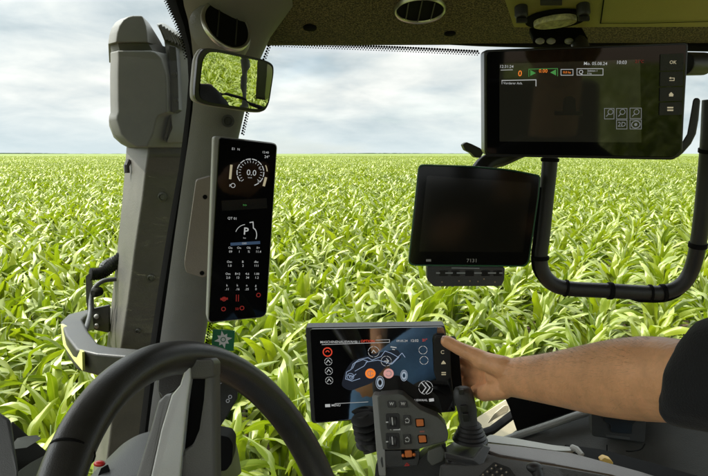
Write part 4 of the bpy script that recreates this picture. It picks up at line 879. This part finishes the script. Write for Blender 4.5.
# ================================================================== control pad on the armrest
pad = thing('control_pad', at(412, 470, .88), 'grey angled control pad with orange switches below the touch monitor', 'control pad')
PP = Plane(at(410, 430, .945), Vector((-.10,-1.,.22)), along=((386,424),(440,428)))
face_ = [(377,396.5), (380,394.6), (398,393.6), (403,394.8), (408,399), (421,410), (438,417), (446,425), (448.5,434), (447.5,441), (428,446), (418,449.5), (382.5,450), (380,430)]
g = slab(PP, rp(face_, 1.5), 0, .045); g.build('pad_body', 'olivegrey', pad, bevel=.003, seg=3)
g = G(); g.prism([PP.hit(372,396,-.004), PP.hit(374,394.8,-.002), PP.hit(379.6,395.5,.0003), PP.hit(385,450,.0003), PP.hit(386,476,.0003), PP.hit(379,476,-.005), PP.hit(376,448,-.005)], -PP.n*.05); g.build('pad_cheek', 'grey', pad, bevel=.002)
g = slab(PP, rp([(383,450.5), (418,450.3), (420,455), (418,466), (382,468.5), (380,460)], 2), -.001, .04); g.build('pad_front', 'charcoal', pad, bevel=.003)
def key(px, m, w0, th, r_=1.2, parent=pad, nm='rocker_switch', bev=.0008):
    return slab(PP, rp(px, r_), w0, th).build(nm, m, parent, bevel=bev, seg=2)
for i, (x0, y0) in enumerate(((387,401), (398.5,401))):
    k_ = key([(x0,y0), (x0+8,y0-.4), (x0+9,y0+6.2), (x0+.8,y0+6.6)], 'bezel', .0022, .006); g = G(); g.text(PP, 'W', x0+4.5, y0+2.8, 2.8, .0026, .02); g.build('switch_symbol', 'white', k_, recalc=False)
for y0 in (414.5, 434):
    k_ = key([(385.5,y0-1), (399,y0-1.3), (400.3,y0+14.5), (387,y0+15)], 'black', .0012, .006, 2); c_ = PP.hit(393, y0+6.8, .0)
    g = G(); g.lathe(c_ - PP.u*.0055, PP.u, [(.0072,0), (.0078,.001), (.0078,.010), (.0072,.011)], 22); g.build('thumb_wheel', 'charcoal', k_, bevel=.0004)
    g = G(); g.line(PP, [(392,y0+3), (392.6,y0+10)], .9, .0085); g.line(PP, [(386.5,y0+7.6), (387.6,y0+7.5)], 1.2, .0016); g.build('switch_symbol', 'white', k_, recalc=False)
g = G(); g.line(PP, [(394,429.4), (399.5,429.2)], 1.6, .0006); g.text(PP, '◄', 390.5, 429.5, 1.5, .0006); g.build('printed_mark', 'white', pad, recalc=False)
for y0 in (415.5, 434.5):
    k_ = key([(403,y0), (410.3,y0-.3), (411.2,y0+9.4), (404,y0+9.8)], 'bezel', .0028, .007); g = G(); g.ringstrip(PP, 407.2, y0+5, 1.9, .5, 200, 520, wz=.0032); g.line(PP, [(405.6,y0+7.2), (408.8,y0+7)], .5, .0032); g.line(PP, [(407.2,y0+2.4), (407.2,y0+3.6)], .6, .0032); g.build('switch_symbol', 'white', k_, recalc=False)
for x0, y0 in ((416,419.5), (418.5,435.8)):
    fr2 = key([(x0-1,y0-1), (x0+8.2,y0-1.3), (x0+9,y0+7.4), (x0,y0+7.8)], 'deep', .0008, .004, 1); key([(x0,y0), (x0+7.2,y0-.2), (x0+8,y0+6.3), (x0+.8,y0+6.8)], 'orange', .0040, .006, 1, fr2, 'switch_cap', .0012)
g = G(); g.line(PP, [(420.5,431.6), (423.6,431.4)], 1.6, .0006); g.build('printed_mark', mat('print_dull_red', (.35,.12,.09), .5), pad, recalc=False)
fr2 = key([(401,450), (414.5,449.5), (415,459), (402,460)], 'deep', .0004, .004, 1.5); key([(404.5,450.8), (411.8,450.4), (412.6,456.8), (405.4,457.6)], 'orange', .0048, .006, 1.5, fr2, 'switch_cap', .0015)
g = G(); g.sphere(PP.hit(403.3,455.5,.002), .0028, 2); g.build('small_lamp', 'orange', fr2); g = G(); g.sphere(PP.hit(414,454.5,.002), .0028, 2); g.build('small_lamp', 'orange', fr2)
g = G(); g.line(PP, [(405,465.4), (407,463), (409,465)], .8, .0006); g.line(PP, [(405,465.5), (409,465.3)], .8, .0006); g.build('printed_mark', 'e_redim', pad, recalc=False)  # red print with a dim glow put into its material
# bellows arm left of the pad
g = G(); 
for k in range(5): g.lathe(at(364.5+k*1.2, 421+k*6.0, .985), Vector((-.15,-.2,1)), [(.015,0), (.0215,.0035), (.0215,.0045), (.015,.0075)], 20)
g.tube([at(362,416,.995), at(372,452,.975)], .014, 12)
g.build('bellows', 'black', pad)
g = slab(PP, rp([(376,463), (418,461), (433,447), (446,443), (448,540), (368,540)], 2), -.012, .05); g.build('pad_foot', 'black', pad, bevel=.003)
g = slab(PP, rp([(428,451), (441,446), (445,452), (443,461), (432,466), (427,460)], 1.5), .002, .02); g.build('pad_knuckle', 'olivegrey', pad, bevel=.002)

# ================================================================== joystick
joy = thing('joystick', at(470, 455, .90), 'black joystick with ribbed rubber boot between control pad and palm', 'joystick')
ax_ = [(463.5,389,.90), (465,396,.90), (467,408,.90), (468.5,420,.90), (469.5,430,.90)]
jr = [(386.5,463,4.5,3), (388,463,8.0,6), (392,463.2,10,8), (398,464,10.8,9), (408,466.5,10.4,9), (418,468,9.2,8.4), (426,469,8.6,8), (432,469.5,9.2,8.5)]
g = G(); rings = []
for y_, x_, rx, ry in jr:
    c = at(x_, y_, .955); k_ = .955/F; rings.append([c + Vector((math.copysign(abs(math.cos(t))**.75, math.cos(t))*rx*k_, math.copysign(abs(math.sin(t))**.75, math.sin(t))*ry*k_, 0)) for t in np.linspace(0, 2*math.pi, 25)[:-1]])
g.loft(rings); grip = g.build('grip', 'charcoal', joy, smooth=70)
JP = Plane(at(463, 405, .9385), Vector((-.15,-1,.1)))
for px_ in ([(458.5,389.5), (464,389.2), (464,394.6), (459,395)], [(460,406), (467,405.6), (468,412), (461,412.4)], [(462,414), (468.5,413.6), (469.5,421.5), (463.5,422)]):
    g = slab(JP, rp(px_, 1.2), .004, .008); g.build('thumb_button', 'bezel', grip, bevel=.001)
g = G(); prof = []
for k in range(5): prof += [(.0145+.0026*k, .030-.006*k), (.0175+.0026*k, .027-.006*k)]
g.lathe(at(470, 441, .955), Vector((0,0,1)), prof, 32); g.build('rubber_boot', 'black', joy, smooth=30)
g = G(); g.prism([at(*q) for q in ((446,444.5,.90), (452,441.5,.985), (487,438,.985), (492,448,.93), (484,466,.88), (474,469,.86), (446,460,.86))], Vector((0,.004,-.03))); g.build('stick_base', 'black', joy, bevel=.006, seg=3)
g = G(); g.prism([at(*q) for q in ((445,452.5,.86), (473,459.5,.85), (484,445,.89), (491,447.5,.90), (482.5,466.5,.85), (472,468.5,.84), (445,458.5,.855))], Vector((0,.01,-.003))); g.build('base_flange', 'charcoal', joy, bevel=.002)

# ================================================================== armrest console, bottom right
ar = thing('armrest_console', at(540, 476, .85), 'dark armrest console with pale top rail running to the lower right corner', 'armrest')
g = G(); g.prism([at(*q) for q in ((484,438,.97), (490,434.5,.985), (518,438.5,.97), (552,444.5,.93), (571,446.5,.91), (576,451.5,.90), (556,450.5,.895), (520,445.5,.93), (487,442,.955))], Vector((0,.03,-.02))); g.build('top_rail', 'lightgrey', ar, bevel=.003, seg=3)
g = G(); g.prism([at(*q) for q in ((486,442.6,.945), (520,446,.92), (572,452.5,.885), (640,471,.82), (720,496,.74), (720,506,.73), (610,473.5,.80), (555,464,.85), (500,456,.90), (487,450,.92))], Vector((0,.03,-.03))); g.build('rail_face', mat('rail_brown', (.11,.095,.085), .4, bump=.2, bscale=700, var=.1), ar, bevel=.003)
g = G(); g.prism([at(*q) for q in ((565,444.5,.96), (600,449,.95), (650,462,.90), (720,482,.84), (720,502,.80), (640,475,.88), (575,452.5,.93))], Vector((0,.02,-.04))); g.build('slot', 'deep', ar)
g = G(); g.prism([at(*q) for q in ((484,452,.925), (500,457,.89), (560,466,.84), (640,480,.77), (640,560,.7), (440,560,.72), (440,464,.84))], Vector((0,.02,-.05))); g.build('console_body', 'sidepanel', ar, bevel=.004)
g = G(); g.prism([at(x_, y_, .90) for x_, y_ in rp([(600.5,460.5), (605,457.5), (611,459.5), (614,463.5), (612,466), (603,465)], 1.5)], Vector((0,.012,0))); g.build('yellow_catch', 'yellow', ar, bevel=.002)
g = G(); g.tube([at(572,447,.905), at(577,449,.895), at(582,455,.885)], .0042, 8); g.build('rail_end', 'lightgrey', ar)
# keypad and small lever on it
kp = thing('keypad', at(496, 476, .80), 'small tan-marked keypad at the bottom edge beside the joystick base', 'keypad')
KQ = Plane(at(496, 470, .79), Vector((-.3,-.75,.75)), along=((480,478),(500,464)))
g = slab(KQ, rp([(472,482), (494,461.5), (510,467.5), (520,482)], 2), .0, .012); g.build('keypad_body', 'black', kp, bevel=.002)
for i in range(4):
    for j_ in range(3):
        x_ = 483+i*4.3+j_*5.2; y_ = 474.5-i*3.1+j_*3.4; g = slab(KQ, rp([(x_-2.2,y_+.2), (x_+.1,y_-1.7), (x_+2.3,y_+.1), (x_,y_+2)], .4), .0022, .003); k_ = g.build('key', 'charcoal', kp, bevel=.0004)
        g = G(); g.disc(KQ, x_, y_, .75, .0026, seg=6); g.build('key_symbol', mat('key_tan', (.42,.34,.24), .5) if (i, j_) == (0, 0) else bpy.data.materials['key_tan'], k_, recalc=False)
lv2 = thing('lever', at(536, 478, .80), 'small black lever standing on the armrest console at the bottom edge', 'lever')
g = G(); g.tube([at(540,484,.79), at(538,474,.80), at(535,468,.805)], [.006,.0075,.009], 12); g.sphere(at(534.5,467.5,.805), .010, 3, (1.1,.9,.7)); g.build('lever_knob', 'black', lv2)
g = G(); g.lathe(at(540,484,.79), Vector((0,0,1)), [(.016,-.01), (.014,0), (.010,.006)], 16); g.build('lever_boot', 'deep', lv2)

# ================================================================== sticker on the windscreen
stk = thing('window_sticker', at(224, 345, 1.19), 'small green square sticker with a white starburst stuck low on the glass', 'sticker')
SPn = Plane(at(224, 338, 1.19), Vector((.1,-1,0)), along=((213,330),(235,331.5)))
g = slab(SPn, rp([(213,329), (235,330.5), (233.5,351), (211,349)], 1), 0, .0008); g.build('sticker_sheet', 'leafgreen', stk)
g = G(); pts = []
for k in range(16):
    r_ = 9.2 if k % 2 == 0 else 4.6
    if k % 4 == 2: r_ = 7.2
    t = R(k*22.5+10); pts.append(SPn.hit(223.2 + r_*math.cos(t), 339.5 - r_*math.sin(t), .0006))
g.face(pts); g.build('starburst', 'white', stk, recalc=False)
g = G(); g.ringstrip(SPn, 223.2, 339.5, 2.2, .8, wz=.001, seg=16); g.build('star_outline', 'leafgreen', stk, recalc=False)
# ================================================================== the driver
drv = thing('person', CAM + Vector((.40, .0, -.75)), 'driver in black short sleeves and blue jeans reaching out to grip the touch monitor', 'person')
g = G()
def cap(a, b, ra, rb, n_=6, seg=16, ell=(1,1), g=g):
    a, b = Vector(a), Vector(b); d = (b-a).normalized(); path = [a - d*ra*.98, a - d*ra*.7, a - d*ra*.35]; rad = [ra*.15, ra*.70, ra*.94]
    for i in range(n_+1): t = i/n_; path.append(a.lerp(b, t)); rad.append(ra + (rb-ra)*t)
    path += [b + d*rb*.35, b + d*rb*.7, b + d*rb*.98]; rad += [rb*.94, rb*.70, rb*.15]
    g.tube(path, rad, seg, ell=ell)
c = lambda x, y, z: CAM + Vector((x, y, z))
elbow, shoulder = at(715, 381, .63), c(.53, .36, -.14)
wrist = at(506, 377, .925)
# forearm: tapered loft through measured widths (px top, px bottom, Y)
rings = []
for px_, y0, y1, Y_ in ((509,360.5,395.5,.918), (520,357.8,397.5,.90), (540,355.5,401.5,.872), (560,352,405.5,.845), (583,347.2,410.5,.812), (605,342.5,414.5,.782), (625,339.2,417,.755), (645,337.4,418.5,.727), (665,338,419.5,.70), (690,341,421,.665), (712,346,423,.635)):
    A, B = at(px_, y0, Y_), at(px_, y1, Y_); m_ = (A+B)/2; h_ = (A-B).length/2; fw = (at(712,384,.635) - at(509,378,.918)).normalized(); up_ = (A-B).normalized(); sd_ = fw.cross(up_).normalized(); up_ = sd_.cross(fw).normalized()
    w_ = h_*(.80 + .12*min(1, (px_-509)/120)); rings.append([m_ + up_*math.cos(t)*h_ + sd_*math.sin(t)*w_ for t in np.linspace(0, 2*math.pi, 25)[:-1]])
g.loft(rings)
cap(elbow, shoulder, .043, .052)
# palm: wrist to knuckles, thumb side up, palm to the left, fingers going behind the screen
cap(at(515,377.5,.918), at(498,375,.940), .0235, .0210)
kn = [at(477,362,1.000), at(476,371,1.010), at(477,380,1.014), at(479.5,388,1.010)]              # knuckles index..little
cap(at(509,371,.930), kn[0], .0175, .0125); cap(at(508,375,.935), kn[1], .0175, .0125); cap(at(507,380,.935), kn[2], .0170, .0120); cap(at(508,385,.930), kn[3], .0165, .0110)
cap(at(503,389.5,.918), at(484,393,.955), .0150, .0130)                                          # heel below the little finger
cap(at(484,393,.955), at(476,391,.985), .0125, .0105)
cap(at(504,367.5,.912), at(480,360,.940), .0175, .0140)                                          # ball of the thumb
# fingers: each bends twice and closes on the back of the monitor
tips = [((460,357,1.046), (441,356,1.056), (430,357.5,1.050)), ((458,368.5,1.056), (439,368,1.060), (427,369.5,1.053)), ((460,379.5,1.056), (441,379.5,1.058), (431,380.5,1.051)), ((463,388,1.050), (449,388.5,1.053), (440,389.5,1.048))]
fr_ = [(.0100,.0092,.0080), (.0102,.0094,.0082), (.0098,.0090,.0078), (.0088,.0080,.0070)]
for k_, tp, rr_ in zip(kn, tips, fr_):
    p0, p1, p2 = [at(*q) for q in tp]; cap(k_, p0, rr_[0]*1.12, rr_[0], 3, 12); cap(p0, p1, rr_[0], rr_[1], 3, 12); cap(p1, p2, rr_[1], rr_[2], 3, 12)
# thumb on the front face: wide tip pad, waist, knuckle
t0, t1, t2, t3 = at(486,361.5,.934), at(474,355,.944), at(459,348.3,.958), at(446.5,341.3,.968)
cap(t0, t1, .0148, .0122, 3, 16); cap(t1, t2, .0120, .0104, 3, 16); cap(t2, t2.lerp(t3,.5), .0106, .0098, 3, 16); cap(t2.lerp(t3,.5), t3, .0102, .0098, 3, 16)
# tendons under the skin of the wrist
cap(at(500,366,.905), at(528,367,.878), .0035, .0045, 4, 10); cap(at(503,374,.898), at(534,376,.866), .0030, .0040, 4, 10)
# rest of the body (mostly outside the frame)
lsh = c(.19, .08, -.16); neck = c(.36, .17, -.06); chest = c(.37, .16, -.24); pelvis = c(.30, -.08, -.62)
cap(shoulder, lsh, .052, .052, ell=(1,1)); cap(chest, pelvis, .125, .12, ell=(1,.9)); cap(chest + Vector((.05,.04,.02)), c(.33,.0,-.45), .11, .11); cap(neck + Vector((0,0,-.06)), c(.36,.20,.05), .052, .048)
cap(c(.36,.215,.13), c(.36,.20,.17), .078, .083); cap(c(.355,.245,.09), c(.36,.22,.11), .05, .06); cap(c(.352,.305,.12), c(.355,.29,.10), .010, .014, 2, 8)
lel = c(.08,-.14,-.38); cap(lsh, lel, .05, .041); cap(lel, c(.04,-.02,-.58), .040, .028); cap(c(.04,-.02,-.58), c(.04,.02,-.66), .030, .026)
for k in range(4): cap(c(.04,-.01+.018*k,-.67), c(.045,.0+.018*k,-.735), .010, .007, 2, 8)
cap(c(.045,.04,-.62), c(.055,.085,-.67), .012, .009, 2, 8)
hipR, kneeR, hipL, kneeL = c(.46,.04,-.66), c(.27,.52,-.645), c(.27,.0,-.625), c(.03,.45,-.60)
for h_, k_, f_ in ((hipR, kneeR, c(.26,.62,-1.15)), (hipL, kneeL, c(.02,.50,-1.15))):
    cap(h_, k_, .076, .052); cap(k_, f_, .052, .036); cap(f_, f_ + Vector((-.02,.14,-.05)), .036, .03)
body = g.build('body', 'skin', drv, smooth=180, recalc=True)
md = body.modifiers.new('union', 'REMESH'); md.mode = 'VOXEL'; md.voxel_size = .0022; md.use_smooth_shade = True
md = body.modifiers.new('soften', 'SMOOTH'); md.factor = .5; md.iterations = 7
# thumb nail
tn = (t3 - t2).normalized(); up_ = Vector((.05,-.80,.60)); up_ = (up_ - tn*up_.dot(tn)).normalized(); sd_ = tn.cross(up_)
g = G(); rings = []
for i in range(7):
    u = i/6; w_ = .0052*math.sin(math.pi*(.22+.66*u))**.5; cc = t3 + tn*(-.006 + .014*u); rings.append([cc + sd_*x_*w_ + up_*(.0088*math.sqrt(max(0, 1-(x_*.62)**2)) - .0012*u - .0006) for x_ in np.linspace(-1, 1, 7)])
vs = g.loft(rings, caps=False, closed=False); nail = g.build('thumbnail', 'nail', drv, smooth=90)
md = nail.modifiers.new('thick', 'SOLIDIFY'); md.thickness = .0009; md.offset = 0
# arm hair: fine short strands over the forearm
g = G(); rh = random.Random(3); base_rings = [(520,357.8,397.5,.90), (540,355.5,401.5,.872), (560,352,405.5,.845), (583,347.2,410.5,.812), (605,342.5,414.5,.782), (625,339.2,417,.755), (645,337.4,418.5,.727), (665,338,419.5,.70)]
fw = (at(712,384,.635) - at(509,378,.918)).normalized()
for k in range(2600):
    i = rh.randrange(len(base_rings)-1); t = rh.random(); q0, q1 = base_rings[i], base_rings[i+1]; px_, y0, y1, Y_ = [a+(b-a)*t for a, b in zip(q0, q1)]
    A, B = at(px_, y0, Y_), at(px_, y1, Y_); m_ = (A+B)/2; h_ = (A-B).length/2 - .0006; up_ = (A-B).normalized(); sd_ = fw.cross(up_).normalized(); up_ = sd_.cross(fw).normalized(); w_ = h_*(.80 + .12*min(1, (px_-509)/120))
    th = rh.gauss(-.1, .8); nr = up_*math.cos(th) + sd_*math.sin(th); p = m_ + up_*math.cos(th)*h_ + sd_*math.sin(th)*w_
    d = (nr*rh.uniform(.4,.9) - fw*rh.uniform(.3,1) + Vector((rh.uniform(-.3,.3), rh.uniform(-.3,.3), rh.uniform(-.5,.1)))).normalized(); L_ = rh.uniform(.005,.011); s2_ = d.cross(nr).normalized()*.00008
    m2_ = p + d*L_*.5; e2 = p + d*L_ + Vector((0,0,-.001)); g.face([p - s2_, p + s2_, m2_ + s2_*.7, m2_ - s2_*.7]); g.face([m2_ - s2_*.7, m2_ + s2_*.7, e2])
g.build('arm_hair', mat('arm_hair', (.36,.20,.10), .5), drv, recalc=False)
# head hair
g = G(); g.sphere(c(.362,.190,.165), .098, 4, (.92,1.0,.90))
for v in g.bm.verts:
    pass
bmesh.ops.delete(g.bm, geom=[v for v in g.bm.verts if v.co.z < c(0,0,.12).z or (v.co.y > .235 and v.co.z < c(0,0,.195).z)], context='VERTS'); hr = g.build('hair', 'hair', drv, smooth=90)
md = hr.modifiers.new('thick', 'SOLIDIFY'); md.thickness = .012
for dx in (-.032, .032):
    g = G(); g.sphere(c(.356+dx,.283,.135), .011, 3); g.build('eye', mat('eye_white', (.7,.7,.68), .2) if dx < 0 else bpy.data.materials['eye_white'], drv)
g = G(); g.tube([c(.335,.292,.075), c(.355,.299,.073), c(.376,.292,.075)], [.003,.0055,.003], 8); g.build('mouth', 'nail', drv)
# shirt: torso and two short sleeves with folds
def cloth(rings_, m, nm, closed_ends=False, amp=.004, fr__=6):
    g = G(); g.loft(rings_, caps=closed_ends); o = g.build(nm, m, drv, smooth=180)
    a = o.modifiers.new('fine', 'SUBSURF'); a.levels = a.render_levels = 2
    tx = bpy.data.textures.new('folds', 'CLOUDS'); tx.noise_scale = .035; b = o.modifiers.new('folds', 'DISPLACE'); b.texture = tx; b.strength = amp; b.mid_level = .5
    s = o.modifiers.new('thick', 'SOLIDIFY'); s.thickness = .0022; s.offset = 0; return o
def oval(cn, ax, ra, rb, up, n_=20, sk=0):
    ax = ax.normalized(); up = (up - ax*up.dot(ax)).normalized(); sd = ax.cross(up); return [cn + up*math.cos(t)*ra + sd*math.sin(t)*rb + ax*sk*math.cos(t) for t in np.linspace(0, 2*math.pi, n_+1)[:-1]]
Z = Vector((0,0,1)); sc0 = at(687, 379, .668); axA = (shoulder - sc0)
rings = [oval(at(684,379.5,.672), axA + fwd, ra, rb, Z, sk=sk) for fwd, ra, rb, sk in ((Vector((.12,-.1,0)), .0475, .047, .016),)]
rings += [oval(at(688,377.5,.665), axA + Vector((.1,-.1,0)), .0535, .050, Z, sk=.016), oval(at(697,374,.648), axA + Vector((.06,-.06,0)), .0585, .052, Z, sk=.012), oval(sc0.lerp(shoulder, .30) + Vector((0,0,.004)), axA, .064, .055, Z), oval(sc0.lerp(shoulder, .62), axA, .067, .060, Z), oval(shoulder + Vector((-.01,0,.004)), axA + Vector((-.3,.0,0)), .066, .064, Z), oval(shoulder.lerp(chest, .55), chest - shoulder, .085, .085, Z)]
cloth(rings, 'shirt', 'sleeve', amp=.007)
axL = lsh - lel; rings = [oval(lel.lerp(lsh, .35), axL, .058, .055, Vector((0,1,0))), oval(lel.lerp(lsh, .6), axL, .062, .060, Vector((0,1,0))), oval(lsh, axL + Vector((.2,.1,0)), .066, .064, Vector((0,1,0))), oval(lsh.lerp(chest, .55), chest - lsh, .08, .08, Z)]
cloth(rings, 'shirt', 'sleeve', amp=.006)
acr = (shoulder - lsh).normalized(); fw_ = Z.cross(acr)
rings = [[c_ + acr*math.cos(t)*a_ + fw_*math.sin(t)*b_ for t in np.linspace(0, 2*math.pi, 29)[:-1]] for c_, a_, b_ in ((neck + Vector((0,0,-.005)), .064, .062), (neck + Vector((0,0,-.03)), .11, .08), (neck + Vector((0,-.01,-.075)), .19, .115), (chest, .195, .145), (c(.35,.08,-.40), .175, .145), (c(.32,-.02,-.52), .175, .15), (c(.30,-.06,-.64), .18, .155))]
cloth(rings, 'shirt', 'shirt', amp=.008)
# jeans
for h_, k_, f_ in ((hipR, kneeR, c(.26,.62,-1.15)), (hipL, kneeL, c(.02,.50,-1.15))):
    ax1, ax2 = k_ - h_, f_ - k_; rings = [oval(h_ - ax1*.12, ax1, .094, .098, Z), oval(h_.lerp(k_, .3), ax1, .084, .088, Z), oval(h_.lerp(k_, .7), ax1, .070, .072, Z), oval(k_ + Vector((0,.01,.0)), ax1 + ax2, .074, .068, Z + Vector((0,.6,0))), oval(k_.lerp(f_, .25), ax2, .064, .064, Vector((0,1,0))), oval(k_.lerp(f_, .9), ax2, .060, .062, Vector((0,1,0)))]
    cloth(rings, 'denim', 'trouser_leg', amp=.008)
# the seat the driver sits on
seat = thing('driver_seat', CAM + Vector((.35, -.2, -1.7)), 'black driver seat under the seated driver', 'seat')
g = G(); g.prism([c(.12,.22,-.80), c(.62,.30,-.80), c(.66,-.28,-.80), c(.12,-.32,-.80)], Vector((0,0,.075))); g.build('seat_cushion', 'shirt', seat, bevel=.03, seg=4)
g = G(); g.prism([c(.05,-.26,-.76), c(.62,-.22,-.76), c(.58,-.34,.02), c(.10,-.38,.02)], Vector((0,-.07,0))); g.build('seat_back', 'shirt', seat, bevel=.03, seg=4)
g = G(); g.prism([c(.15,.1,-1.72), c(.5,.1,-1.72), c(.5,-.25,-1.72), c(.15,-.25,-1.72)], Vector((0,0,.95))); g.build('seat_base', 'deep', seat, bevel=.01)
